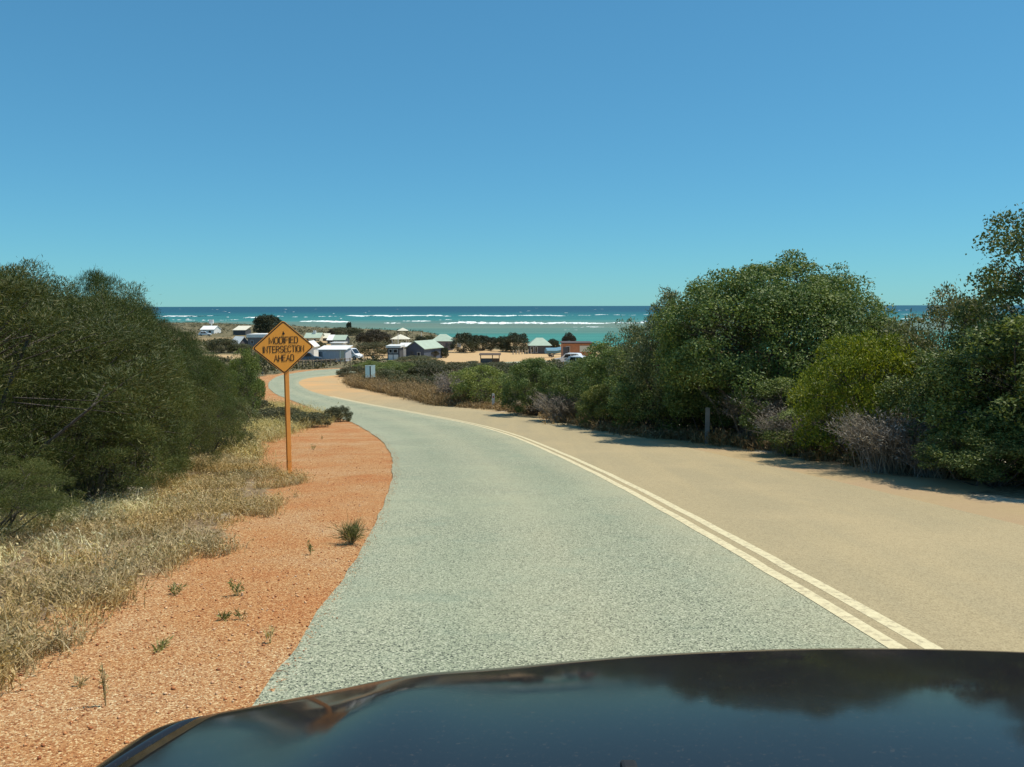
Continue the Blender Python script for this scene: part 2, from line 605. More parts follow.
# painted double centre line, worn away under the dust in the bend
pm, N, L, B = mat('line_paint')
pos = wpos(N)
L.new(ramp(N, L, noise(N, L, pos, 18, 6, 0.75), [(0.36, (0.42, 0.35, 0.21)), (0.50, (0.66, 0.57, 0.34)), (0.8, (0.76, 0.68, 0.43))]), B.inputs['Base Color'])
B.inputs['Roughness'].default_value = 0.7
cn = normals(cA)
keep = cA[:, 1] < 52
VV, FF, off = [], [], 0
for s in (-0.175, 0.02):
    a = cA[keep] + cn[keep] * s; b = cA[keep] + cn[keep] * (s + 0.105)
    V, F = strip(a, b, 1, 0.0212)
    r = np.random.default_rng(5)
    V[:, 0] += (vnoise(V[:, 1], V[:, 0] * 0, 0.45, 71) - 0.5) * 0.014
    VV.append(V); FF.append(F + off); off += len(V)
lines = np_obj('road_marking', np.concatenate(VV), np.concatenate(FF), pm)
tag(lines, kind='structure')

# ------------------------------------------------------------------ sea
m, N, L, B = mat('sea_water')
pos = wpos(N)
sx = N.new('ShaderNodeSeparateXYZ'); L.new(pos, sx.inputs[0])
mp = N.new('ShaderNodeMapping'); mp.inputs['Scale'].default_value = (0.25, 1, 1); L.new(pos, mp.inputs['Vector'])
wob = noise(N, L, mp.outputs[0], 0.012, 5, 0.6)
inv = math_node(N, L, 'DIVIDE', 1000.0, math_node(N, L, 'ADD', sx.outputs[1], math_node(N, L, 'MULTIPLY', math_node(N, L, 'SUBTRACT', wob, 0.5), 260.0)))
dist = math_node(N, L, 'DIVIDE', inv, 5.0)        # 0 far out ... 1 at 200 m
deep = ramp(N, L, dist, [(0.0, (0.020, 0.105, 0.175)), (0.10, (0.022, 0.12, 0.185)), (0.16, (0.03, 0.20, 0.235)), (0.27, (0.055, 0.29, 0.29)),
                         (0.33, (0.17, 0.29, 0.235)), (0.44, (0.175, 0.30, 0.235)), (0.55, (0.08, 0.32, 0.28)), (0.70, (0.055, 0.36, 0.32)), (0.9, (0.16, 0.46, 0.38))])
mp2 = N.new('ShaderNodeMapping'); mp2.inputs['Scale'].default_value = (0.12, 1, 1); L.new(pos, mp2.inputs['Vector'])
p2 = noise(N, L, mp2.outputs[0], 0.05, 6, 0.65)
deep = mix(N, L, 1.0, deep, (0.95, 0.76, 0.66), 'MULTIPLY')
sea_c = mix(N, L, maprange(N, L, p2, 0.35, 0.65, 0.0, 0.55), deep, mix(N, L, 1.0, deep, (0.55, 0.62, 0.66), 'MULTIPLY'))
L.new(sea_c, B.inputs['Base Color'])
B.inputs['Roughness'].default_value = 0.45
B.inputs['Specular IOR Level'].default_value = 0.12
bump(N, L, noise(N, L, mp2.outputs[0], 0.6, 6, 0.7), B, 0.5, 0.6)
ys = np.concatenate([np.linspace(40, 2000, 40), [4000, 10000, 40000, 80000]])
xs = np.array([-80000, -10000, -2000, -500, 0, 500, 2000, 10000, 80000.])
gx, gy = np.meshgrid(xs, ys)
V = np.column_stack([gx.ravel(), gy.ravel(), np.full(gx.size, SEA)])
n = len(xs); i = np.arange((len(ys) - 1) * (n - 1)); r, c = i // (n - 1), i % (n - 1)
F = np.stack([r * n + c, r * n + c + 1, (r + 1) * n + c + 1, (r + 1) * n + c], 1)
sea = tag(np_obj('sea', V, F, m), kind='structure')


def sea_y(py):
    return -SEA / ((py - HORIZON) / F_PX)


def foam():
    """lines of breaking water: low, ragged ridges lying on the sea"""
    r = np.random.default_rng(21)
    VV, FF, off = [], [], 0
    runs = [  # x from, x to, image row, depth in rows, break-up
        (150, 202, 315.6, 1.6, .25), (345, 452, 315.6, 1.7, .15), (458, 566, 315.6, 1.9, .12), (566, 700, 315.0, .8, .6), (208, 218, 315, 1.5, .3), (244, 262, 317.2, 1.6, .3),
        (172, 240, 319.2, .7, .6), (262, 345, 316.2, .8, .65), (300, 350, 321.3, 2.0, .3), (384, 402, 323.0, 1.3, .3), (402, 432, 320.6, 2.2, .45), (440, 520, 322.7, 3.3, .1),
        (438, 470, 319.9, 1.2, .5), (505, 604, 323.1, 3.2, .06), (590, 700, 323.2, 1.4, .4), (582, 605, 327.0, .8, .3), (640, 690, 321.8, 2.0, .3), (560, 580, 330.0, .9, .5),
        (905, 950, 319.5, 1.6, .3), (900, 960, 315.4, 1.2, .5), (560, 640, 327.4, .5, .7)]
    for x0, x1, py, th, br in runs:
        n = int((x1 - x0) * 1.5)
        px = np.linspace(x0, x1, n)
        rag = vnoise(px * 3, px * 0 + py * 7, 9, 3) * 0.6 + vnoise(px * 9, px * 0 + py * 5, 9, 4) * 0.4
        half = np.clip(rag - br * 0.75, 0, 1) * th * 0.85
        end = np.minimum(px - x0, x1 - px) / max(6, (x1 - x0) * 0.15)
        half *= np.clip(end, 0, 1) ** 0.6
        mid = py + (vnoise(px, px * 0, 14, int(py * 3)) - 0.5) * 1.0
        y0 = sea_y(mid + half * 0.5 + 0.01); y1 = sea_y(mid - half * 0.5)
        ym = y0 * 0.75 + y1 * 0.25
        rows = []
        for y, h in ((y0, 0.02), (ym, 1.0), (y1, 0.02)):
            x = (px - 512) / F_PX * ym
            hh = h * np.clip(half / th * 2, 0, 1) * (0.5 + r.random(n)) * (0.9 if py < 326 else 0.25)
            rows.append(np.column_stack([x, y, SEA + 0.03 + hh]))
        V = np.stack(rows, 1).reshape(-1, 3)
        ok = half[:-1] + half[1:] > 0.05
        k = np.arange(n - 1)[ok]
        F = np.concatenate([np.stack([k * 3 + j, k * 3 + 3 + j, k * 3 + 4 + j, k * 3 + 1 + j], 1) for j in (0, 1)])
        VV.append(V); FF.append(F + off); off += len(V)
    # scattered whitecaps
    for _ in range(60):
        y = float(np.exp(r.uniform(np.log(700), np.log(4500)))); x = r.uniform(-0.5, 0.62) * y
        w, d = r.uniform(1.2, 5) * y / 1500, r.uniform(2, 6) * y / 1000
        V = np.array([(x - w, y, SEA + .03), (x, y - d, SEA + .25), (x + w, y, SEA + .03), (x, y + d, SEA + .5)])
        VV.append(V); FF.append(np.array([[0, 1, 2, 3]]) + off); off += 4
    m = plain('foam', (0.80, 0.86, 0.84), 0.8, var=0.06, scale=0.05)
    return tag(np_obj('sea_foam', np.concatenate(VV), np.concatenate(FF), m), kind='stuff')


foam()


# ------------------------------------------------------------------ foliage
def leaf_mat(name, cols, trans=0.22, rough=0.55, sat_var=True):
    m, N, L, B = mat(name)
    g = N.new('ShaderNodeNewGeometry')
    tc = N.new('ShaderNodeTexCoord').outputs['Object']
    c = ramp(N, L, g.outputs['Random Per Island'], [(k / (len(cols) - 1), q) for k, q in enumerate(cols)])
    patch = noise(N, L, tc, 1.1, 3)
    c = mix(N, L, maprange(N, L, patch, 0.35, 0.68, 0.0, 0.55), c, mix(N, L, 1.0, c, (1.5, 1.25, 0.7), 'MULTIPLY'))
    oi = N.new('ShaderNodeObjectInfo')
    hsv = N.new('ShaderNodeHueSaturation'); L.new(c, hsv.inputs['Color'])
    L.new(maprange(N, L, oi.outputs['Random'], 0, 1, 0.70, 1.22, False), hsv.inputs['Value'])
    L.new(maprange(N, L, math_node(N, L, 'FRACT', math_node(N, L, 'MULTIPLY', oi.outputs['Random'], 7.3)), 0, 1, 0.482, 0.514, False), hsv.inputs['Hue'])
    c = hsv.outputs['Color']
    L.new(c, B.inputs['Base Color'])
    B.inputs['Roughness'].default_value = rough
    B.inputs['Specular IOR Level'].default_value = 0.3
    t = N.new('ShaderNodeBsdfTranslucent'); L.new(mix(N, L, 1.0, c, (1.1, 1.2, 0.6), 'MULTIPLY'), t.inputs['Color'])
    ms = N.new('ShaderNodeMixShader'); ms.inputs[0].default_value = trans
    out = N['Material Output'] if 'Material Output' in N else N.new('ShaderNodeOutputMaterial')
    L.new(B.outputs[0], ms.inputs[1]); L.new(t.outputs[0], ms.inputs[2]); L.new(ms.outputs[0], out.inputs['Surface'])
    return m


LEAF = {
    'wattle': leaf_mat('wattle_needles', [(0.034, 0.058, 0.018), (0.060, 0.092, 0.024), (0.092, 0.122, 0.034), (0.15, 0.155, 0.058)]),
    'broad': leaf_mat('broad_leaves', [(0.050, 0.090, 0.028), (0.090, 0.142, 0.038), (0.14, 0.195, 0.055), (0.23, 0.27, 0.10)]),
    'olive': leaf_mat('olive_leaves', [(0.065, 0.085, 0.040), (0.11, 0.135, 0.06), (0.17, 0.19, 0.09), (0.25, 0.25, 0.14)]),
    'bright': leaf_mat('bright_leaves', [(0.095, 0.15, 0.012), (0.17, 0.24, 0.018), (0.25, 0.325, 0.03), (0.35, 0.39, 0.05)], trans=0.3),
    'heath': leaf_mat('heath_leaves', [(0.045, 0.058, 0.030), (0.075, 0.088, 0.042), (0.12, 0.12, 0.062), (0.19, 0.17, 0.10)]),
    'shade': leaf_mat('dark_leaves', [(0.028, 0.038, 0.022), (0.048, 0.058, 0.032), (0.075, 0.082, 0.045)], trans=0.1),
    'light': leaf_mat('light_leaves', [(0.12, 0.16, 0.045), (0.20, 0.25, 0.065), (0.28, 0.33, 0.10)]),
    'purple': leaf_mat('dusky_leaves', [(0.045, 0.042, 0.032), (0.07, 0.062, 0.045), (0.10, 0.085, 0.06)]),
    'grey': leaf_mat('grey_twigs', [(0.14, 0.125, 0.11), (0.22, 0.20, 0.175), (0.32, 0.29, 0.26)], trans=0.0, rough=0.9),
    'straw': leaf_mat('straw', [(0.23, 0.17, 0.085), (0.46, 0.37, 0.185), (0.68, 0.59, 0.35), (0.36, 0.31, 0.15), (0.55, 0.47, 0.25)], trans=0.2, rough=0.85),
    'cream': leaf_mat('cream_grass', [(0.48, 0.43, 0.26), (0.60, 0.55, 0.36), (0.66, 0.62, 0.45)], trans=0.2, rough=0.85),
    'rust': leaf_mat('rust_grass', [(0.20, 0.13, 0.075), (0.30, 0.20, 0.12), (0.36, 0.27, 0.16)], trans=0.1, rough=0.9),
    'weed': leaf_mat('weed_leaves', [(0.10, 0.135, 0.04), (0.18, 0.215, 0.07), (0.30, 0.30, 0.14)], trans=0.2),
}
BARK = plain('grey_bark', (0.10, 0.085, 0.07), 0.95, var=0.3, scale=8)


def unit(a):
    return a / (np.linalg.norm(a, axis=-1, keepdims=True) + 1e-9)


def leaf_quads(r, P, D, length, width, var=0.35):
    """one pointed quad per point P along direction D"""
    n = len(P)
    ln = length * (1 + var * r.normal(size=(n, 1)).clip(-2, 2))
    wd = width * (1 + var * r.normal(size=(n, 1)).clip(-2, 2))
    side = unit(np.cross(D, r.normal(size=(n, 3))))
    V = np.stack([P, P + D * ln * 0.45 + side * wd * 0.5, P + D * ln, P + D * ln * 0.5 - side * wd * 0.5], 1).reshape(-1, 3)
    return V, np.arange(n * 4).reshape(-1, 4)


def tubes(segs, n=5):
    """many thin tapered tubes (p, q, r0, r1)"""
    VV, FF = [], []
    t = np.linspace(0, 2 * np.pi, n, endpoint=False)
    for k, (p, q, r0, r1) in enumerate(segs):
        p, q = np.asarray(p, float), np.asarray(q, float)
        d = (q - p) / (np.linalg.norm(q - p) + 1e-9)
        u = np.cross(d, (0.3, 0.9, 0.2)); u /= np.linalg.norm(u) + 1e-9
        w = np.cross(d, u)
        ring = np.outer(np.cos(t), u) + np.outer(np.sin(t), w)
        VV += [p + ring * r0, q + ring * r1]
        b = k * 2 * n
        FF += [[b + i, b + (i + 1) % n, b + n + (i + 1) % n, b + n + i] for i in range(n)]
    return np.concatenate(VV), np.array(FF)


def crown_data(seed, W, D, H, lobes=14, puffs=11, leaves=90, ll=0.07, lw=0.02, rp=0.3, low=-0.45, lobe_r=0.36, up=0.2, out=0.5, clear=0.0, spread=0.66, jit=0.45, stray=0.06, shell=0):
    """leaf quads and branch tubes of a bushy crown of the given size, standing at the origin:
    boughs carry rounded puffs of leaves, each leaf lying roughly along the outside of its puff"""
    r = np.random.default_rng(seed)
    HH = H - clear
    half = np.array([W / 2, D / 2, HH / 2])
    mid = np.array([0, 0, clear + HH / 2])
    segs, PP, DD, NN, cen = [], [], [], [], []
    for k in range(lobes):
        for _ in range(40):
            d = unit(r.normal(size=3)); d[2] = d[2] if d[2] > low else -d[2] * 0.7
            c = mid + d * half * (spread * r.uniform(0.75, 1.1))
            if all(np.linalg.norm((c - q) / half) > 0.42 for q in cen):
                break
        cen.append(c)
    cen.append(mid + np.array([0, 0, 0.15 * HH]))
    jobs = []
    for li, c in enumerate(cen):
        lr = half * lobe_r * r.uniform(0.75, 1.2) * (1.5 if li == len(cen) - 1 else 1)
        fork = c * 0.45 + r.normal(size=3) * (0.05 * W, 0.05 * D, 0.03 * H); fork[2] = max(fork[2], 0.12 * H)
        root = np.array([*(r.normal(size=2) * 0.04 * W), -0.05])
        segs += [(root, fork, 0.007 * H + 0.008, 0.005 * H + 0.006), (fork, c, 0.005 * H + 0.006, 0.003 * H + 0.003)]
        for _ in range(puffs):
            d = unit(r.normal(size=3) + unit((c - mid) / half + 1e-6) * 0.7 + (0, 0, 0.25))
            p = c + d * lr * r.uniform(0.75, 1.1)
            p[2] = max(p[2], 0.08 + 0.1 * r.random())
            if r.random() < 0.35:
                segs.append((c, p, 0.009, 0.004))
            jobs.append(p)
    for _ in range(shell):
        d = unit(r.normal(size=3)); d[2] = d[2] if d[2] > -0.35 else -d[2]
        p = mid + d * half * r.uniform(0.84, 0.97)
        jobs.append(p)
        segs.append((mid * 0.6 + p * 0.4, p, 0.009, 0.004))
    if True:
        for p in jobs:
            s = rp * r.uniform(0.6, 1.3)
            m = int(leaves * (s / rp) ** 2 * r.uniform(0.8, 1.2))
            o = unit(p - mid + (0, 0, 0.3 * HH))
            n = unit(r.normal(size=(m, 3)) + o * 0.75)
            rad = 0.45 + 0.6 * r.random((m, 1)) ** 0.6
            far = r.random((m, 1)) < stray
            rad = np.where(far, rad * r.uniform(1.1, 1.6, (m, 1)), rad)
            PP.append(p + n * s * rad * (1, 1, 0.8)); NN.append(n)
            t = unit(np.cross(n, r.normal(size=(m, 3))))
            DD.append(unit(t + n * out + (0, 0, up) + r.normal(size=(m, 3)) * jit * 0.5))
    P, Dn, Nn = np.concatenate(PP), np.concatenate(DD), np.concatenate(NN)
    side = unit(np.cross(Dn, Nn + r.normal(size=Nn.shape) * jit))
    k = len(P)
    ln = ll * r.uniform(0.6, 1.35, (k, 1)); wd = lw * r.uniform(0.7, 1.3, (k, 1))
    V = np.stack([P, P + Dn * ln * 0.45 + side * wd * 0.5, P + Dn * ln, P + Dn * ln * 0.5 - side * wd * 0.5], 1).reshape(-1, 3)
    TV, TF = tubes(segs)
    # fit to the size asked for
    lo, hi = np.percentile(P, 1.0, axis=0), np.percentile(P, 99.0, axis=0)
    sc = np.array([W / (hi[0] - lo[0]), D / (hi[1] - lo[1]), H / np.percentile(P[:, 2], 99.6)])
    V *= sc; TV *= sc
    V[:, 2] = np.maximum(V[:, 2], 0.02)
    return V, np.arange(k * 4).reshape(-1, 4), (TV, TF)


PROTO = {}


def proto(key, leafmat, **kw):
    V, F, (TV, TF) = crown_data(**kw)
    PROTO[key] = (np_mesh(key + '_foliage', V, F, LEAF[leafmat]), np_mesh(key + '_stems', TV, TF, BARK), kw['W'], kw['D'], kw['H'])


for k in range(4):
    proto('wattle%d' % k, 'wattle', seed=30 + k, W=3.2, D=3.0, H=3.0, lobes=20, puffs=10, leaves=360, ll=0.056, lw=0.0070, rp=0.23, up=0.75, out=0.65, lobe_r=0.30, spread=0.72, low=-0.8, stray=0.07, shell=80)
for k in range(3):
    proto('broad%d' % k, 'broad', seed=50 + k, W=3.2, D=3.0, H=3.0, lobes=20, puffs=11, leaves=135, ll=0.066, lw=0.032, rp=0.24, up=0.1, lobe_r=0.28, spread=0.76, low=-0.8, shell=34)
for k in range(2):
    proto('olive%d' % k, 'olive', seed=60 + k, W=3.0, D=3.0, H=3.2, lobes=18, puffs=9, leaves=105, ll=0.08, lw=0.028, rp=0.25, up=0.35, lobe_r=0.30, spread=0.74, low=-0.8, stray=0.10, shell=26)
for k in range(3):
    proto('heath%d' % k, 'heath', seed=70 + k, W=2.6, D=2.6, H=1.5, lobes=14, puffs=9, leaves=70, ll=0.09, lw=0.04, rp=0.22, up=0.2, low=-0.8, shell=24)
proto('bright0', 'bright', seed=80, W=2.4, D=2.4, H=2.2, lobes=15, puffs=10, leaves=120, ll=0.06, lw=0.028, rp=0.22, up=0.3, low=-0.7, shell=60)
proto('light0', 'light', seed=88, W=2.4, D=2.4, H=2.2, lobes=14, puffs=10, leaves=100, ll=0.07, lw=0.03, rp=0.22, low=-0.7, shell=40)
proto('purple0', 'purple', seed=85, W=5, D=5, H=3, lobes=14, puffs=10, leaves=60, ll=0.20, lw=0.10, rp=0.45, low=-0.2)
proto('dark0', 'shade', seed=86, W=5, D=5, H=3.6, lobes=14, puffs=10, leaves=70, ll=0.20, lw=0.10, rp=0.45, low=-0.9, shell=50)
proto('dark1', 'shade', seed=93, W=6, D=4.5, H=3.2, lobes=9, puffs=12, leaves=70, ll=0.2, lw=0.1, rp=0.5, low=-0.95, shell=80, spread=0.8)


def bush(name, key, x, y, W, H, label, cat, group=None, D=None, rz=None, sink=0.05, parts=('foliage', 'stems')):
    fm, sm, w, d, h = PROTO[key]
    D = D or W
    z = ground_at(x, y) - sink
    root = empty(name, (x, y, z), label, cat, group, rnd.uniform(0, 6.28) if rz is None else rz)
    for pn, me in ((parts[0], fm), (parts[1], sm)):
        o = bpy.data.objects.new(pn, me)
        link(o, root)
        o.scale = (W / w, D / d, H / h)
    return root


def bush_px(name, key, px, y, top, wpx, label, cat, group=None, **kw):
    """a bush at a distance, as wide and high as it stands in the photograph"""
    x = (px - 512) / F_PX * y
    z0 = ground_at(x, y)
    H = (HORIZON - top) / F_PX * y - z0
    return bush(name, key, x, y, wpx / F_PX * y, max(H, 0.25), label, cat, group, **kw)


# ------------------------------------------------------------------ shrubs on the bank to the left
LEFT = [  # px, distance, top row, width px, mesh, label
    (-75, 8.6, 262, 420, 'wattle0', 'tall dark feathery wattle closest to the car on the grassy bank'),
    (40, 11.2, 266, 240, 'wattle1', 'tallest dark feathery wattle of the roadside bank, its round top against the sky'),
    (106, 12.8, 272, 112, 'wattle2', 'dark wattle with a ragged grey-tipped top beside the tallest one'),
    (130, 13.8, 302, 92, 'wattle3', 'dark wattle where the bank of bushes starts stepping down to the sea'),
    (163, 16.5, 324, 88, 'wattle0', 'olive wattle with its top just below the sea horizon'),
    (192, 19.5, 342, 80, 'wattle1', 'low olive wattle behind the orange road sign, near the end of the bank'),
    (204, 22.5, 362, 56, 'wattle2', 'last small dark wattle of the bank before the road bend'),
    (20, 9.4, 372, 230, 'wattle3', 'low dark wattle in front of the tall ones, above the tallest dry grass'),
    (104, 11.4, 356, 160, 'wattle0', 'low spreading wattle with brownish tips above the patch of pale sand'),
    (166, 13.9, 372, 106, 'wattle1', 'low dark wattle with drooping twigs next to the orange gravel verge'),
    (80, 10.3, 330, 190, 'wattle2', 'mid-height wattle filling the gap under the tallest wattle'),
    (-20, 7.4, 450, 150, 'wattle1', 'knee-high dark wattle at the edge of the dry grass'),
    (126, 12.6, 338, 124, 'wattle3', 'mid-height olive wattle between the pale sand and the step in the bank'),
    (203, 17.0, 388, 74, 'wattle2', 'small grey-stemmed wattle leaning towards the gravel verge'),
]
for i, (px, y, top, w, key, lab) in enumerate(LEFT):
    bush_px('wattle_shrub', key, px, y, top, w, lab, 'shrub', 'wattle shrubs on the roadside bank')
for px, y, top, w, lab in [(-230, 12, 240, 420, 'wide wattle at the back of the bank'), (-40, 16, 268, 260, 'wattle standing behind the tallest one on the bank'), (80, 18, 296, 150, 'wattle half hidden behind the ragged grey-tipped wattle')]:
    bush_px('wattle_shrub', 'wattle3', px, y, top, w, lab, 'shrub', 'wattle shrubs on the roadside bank')
bush_px('green_shrub', 'light0', 243, 27, 348, 38, 'light green rounded shrub at the end of the dark bank behind the road sign', 'shrub')
bush_px('grey_shrub', 'olive1', 226, 19.0, 398, 56, 'grey-purple twiggy shrub at the foot of the dark bank, beside the sign post', 'shrub')
for px, y, top, w, lab in [(276, 30, 407, 46, 'low scrubby bush just beyond the orange sign post'), (306, 27, 411, 44, 'low grey bush on the verge tip between the sign post and the road'),
                           (337, 31, 405, 26, 'small dark bush on the tip of the gravel verge in the bend'), (250, 31, 396, 40, 'low dark bush between the bank and the bend'),
                           (240, 52, 384, 26, 'low bush at the outside of the bend'), (226, 42, 370, 60, 'olive bush below the light green shrub')]:
    bush_px('scrub_bush', 'heath%d' % (px % 3), px, y, top, w, lab, 'bush', 'low bushes round the gravel verge')

# ------------------------------------------------------------------ the big bushes along the right side of the road
V, F, (TV, TF) = crown_data(seed=101, W=6.8, D=3.9, H=4.9, lobes=40, puffs=11, leaves=175, ll=0.072, lw=0.037, rp=0.34, low=-0.6, lobe_r=0.22, spread=0.76, up=0.1, shell=190, stray=0.03)
bx, by = 6.45, 21.7
tree = empty('coastal_tree', (bx + 0.75, by, ground_at(bx + 0.75, by) - 0.05), 'big dome-shaped dark green tree, the tallest in the roadside thicket', 'tree', None, 0.4)
np_obj('crown', V, F, LEAF['broad'], tree)
np_obj('trunk', TV, TF, BARK, tree)
V, F, (TV, TF) = crown_data(seed=108, W=3.3, D=2.8, H=4.62, lobes=20, puffs=9, leaves=150, ll=0.058, lw=0.032, rp=0.25, low=-0.8, lobe_r=0.28, spread=0.72, up=0.2, clear=0.2, stray=0.1, shell=40)
tx, ty = 8.7, 12.6
tree = empty('tall_tree', (tx, ty, ground_at(tx, ty) - 0.05), 'tall open-crowned tree with big pale leaves rising above the thicket by the sand edge', 'tree', None, 1.2)
np_obj('crown', V, F, LEAF['broad'], tree)
np_obj('trunk', TV, TF, BARK, tree)

RIGHT = [  # name, mesh, px, distance, top row, width px, label
    ('bright_shrub', 'bright0', 862, 15.4, 334, 118, 'bright yellow-green shrub in front of the big dome-shaped tree'),
    ('olive_shrub', 'olive0', 680, 23.5, 292, 105, 'tall airy olive shrub against the sea, just seaward of the dome-shaped tree'),
    ('olive_shrub', 'olive1', 655, 25.5, 318, 90, 'airy olive shrub overlapping the red kiosk end of the thicket'),
    ('leafy_shrub', 'broad0', 620, 27.8, 343, 84, 'mid-green shrub in front of the red kiosk and white car'),
    ('leafy_shrub', 'broad1', 662, 24.2, 352, 110, 'dark green shrub behind the grey guide post'),
    ('leafy_shrub', 'broad2', 726, 22.4, 356, 110, 'very dark shrub under the dome-shaped tree, beside the grey guide post'),
    ('leafy_shrub', 'broad0', 796, 19.0, 376, 110, 'dark low shrub filling the shade in front of the dome-shaped tree'),
    ('leafy_shrub', 'light0', 606, 26.6, 384, 56, 'small fresh green shrub at the sand edge near the grey dead bush'),
    ('leafy_shrub', 'broad2', 536, 34.6, 358, 68, 'round dark green shrub beside the grey dead bush'),
    ('leafy_shrub', 'light0', 480, 42.2, 365, 58, 'round mid-green shrub behind the small white guide post'),
    ('olive_shrub', 'olive0', 508, 44.0, 374, 40, 'olive shrub showing behind the gap between the two round green shrubs'),
    ('leafy_shrub', 'broad2', 588, 30.8, 358, 76, 'dark green shrub rising behind the grey dead bush'),
    ('leafy_shrub', 'broad1', 984, 13.4, 330, 165, 'broad dark shrub between the bright shrub and the tall open tree'),
    ('leafy_shrub', 'broad0', 1050, 12.0, 318, 210, 'broad dark shrub under the tall open tree'),
    ('olive_shrub', 'olive1', 962, 15.2, 288, 130, 'pale green airy shrub with its top at the sea horizon'),
    ('leafy_shrub', 'broad2', 905, 18.5, 345, 110, 'dark shrub filling the dip between the dome-shaped tree and the pale airy shrub'),
    ('leafy_shrub', 'broad1', 830, 16.9, 404, 110, 'low dark shrub under the bright yellow-green one'),
    ('olive_shrub', 'olive0', 740, 24.5, 300, 130, 'olive shrub leaning on the seaward flank of the dome-shaped tree'),
    ('leafy_shrub', 'broad0', 1160, 11.0, 300, 240, 'broad dark shrub outside the tall open tree'),
    ('olive_shrub', 'olive1', 870, 23.0, 318, 150, 'olive shrub behind the dome-shaped tree on the seaward slope'),
    ('leafy_shrub', 'broad2', 1000, 11.6, 420, 130, 'low dark shrub spilling towards the sand edge under the tall open tree'),
]
RIGHT += [('leafy_shrub', 'broad0', 700, 25.8, 384, 120, 'low dark shrub deep in the shade behind the grey guide post'),
          ('leafy_shrub', 'broad1', 644, 28.5, 386, 90, 'low dark shrub deep in the thicket behind the small fresh green one'),
          ('leafy_shrub', 'broad2', 750, 23.6, 396, 120, 'low dark shrub under the dome-shaped tree on its seaward side')]
for name, key, px, y, top, w, lab in RIGHT:
    bush_px(name, key, px, y, top, w, lab, 'shrub', 'shrubs of the roadside thicket')


def twig_bush(name, x, y, W, H, label, seed, n=240, mat_key='grey', r0=0.006):
    """a leafless or dry bush: many forking twigs, with a few dry leaves"""
    r = np.random.default_rng(seed)
    segs, tips, td = [], [], []
    for _ in range(n):
        a = r.uniform(0, 6.28); l = r.uniform(0.5, 1.0)
        p = np.array([r.normal() * 0.12 * W, r.normal() * 0.12 * W, 0])
        q = p + np.array([math.cos(a) * W * 0.28 * l * r.random() ** .6, math.sin(a) * W * 0.28 * l * r.random() ** .6, H * 0.55 * l])
        segs.append((p, q, r0, r0 * .7))
        for _ in range(4):
            t = q + np.array([math.cos(a), math.sin(a), 0.7]) * r.uniform(0.1, 0.28) * W + r.normal(size=3) * 0.07 * W
            t[2] = min(max(t[2], .05), H * 1.02)
            segs.append((q, t, r0 * .7, r0 * .35))
            k = 7
            f = r.random((k, 1))
            tips.append(q + (t - q) * (0.4 + 0.6 * f) + r.normal(size=(k, 3)) * 0.03)
            td.append(unit(r.normal(size=(k, 3)) + (0, 0, .3)))
    TV, TF = tubes(segs, 3)
    V, F = leaf_quads(r, np.concatenate(tips), np.concatenate(td), 0.06 * max(1, W / 1.5), 0.014 * max(1, W / 1.5))
    root = empty(name, (x, y, ground_at(x, y) - 0.03), label, 'bush', 'dry twiggy bushes at the sand edge')
    np_obj('twigs', TV, TF, LEAF[mat_key], root)
    np_obj('dry_leaves', V, F, LEAF[mat_key], root)


def px_at(px, y):
    return (px - 512) / F_PX * y


twig_bush('dry_bush', px_at(896, 13.6), 13.6, 1.7, 1.35, 'grey leafless bush in front of the bright yellow-green shrub', 5, 260)
twig_bush('dry_bush', px_at(566, 30.2), 30.2, 2.1, 1.25, 'pale grey dead bush at the sand edge between two round green shrubs', 6, 240, r0=0.010)
twig_bush('dry_bush', px_at(800, 17.0), 17.0, 1.6, 1.3, 'dull grey bush in the shade between the guide post and the bright shrub', 7, 200)
twig_bush('dry_bush', px_at(764, 19.6), 19.6, 1.8, 1.9, 'tall grey twiggy bush leaning on the dome-shaped tree', 8, 200)
twig_bush('dry_bush', px_at(940, 12.9), 12.9, 1.2, 0.8, 'small grey bush at the sand edge below the broad dark shrub', 9, 160)
twig_bush('dry_bush', px_at(462, 44.5), 44.5, 3.0, 2.0, 'tall pale grey bush beside the round green shrub near the bend', 10, 180, r0=0.012)

# ------------------------------------------------------------------ heath inside the bend
r = np.random.default_rng(77)
HEATH = [(352, 86, 366, 30), (366, 72, 374, 26), (385, 68, 368, 40), (404, 72, 362, 46), (430, 70, 364, 46), (410, 60, 374, 40), (438, 57, 376, 44), (455, 62, 370, 46), (392, 84, 360, 40),
         (425, 84, 359, 48), (455, 80, 362, 44), (480, 66, 364, 46), (505, 58, 366, 44), (530, 52, 362, 50), (470, 96, 361, 46), (500, 90, 362, 44), (530, 80, 362, 46), (560, 62, 360, 60),
         (590, 50, 356, 60), (420, 62, 384, 26), (390, 64, 384, 22), (448, 52, 388, 24), (345, 92, 373, 18), (370, 96, 360, 36), (615, 40, 350, 66), (640, 34, 345, 70)]
for i, (px, y, top, w) in enumerate(HEATH):
    bush_px('heath_bush', 'heath%d' % (i % 3) if i % 5 != 3 else 'broad1', px, y, top, w, 'rounded olive-grey heath bush in the scrub between the bend and the sandy clearing', 'bush', 'heath bushes inside the bend')


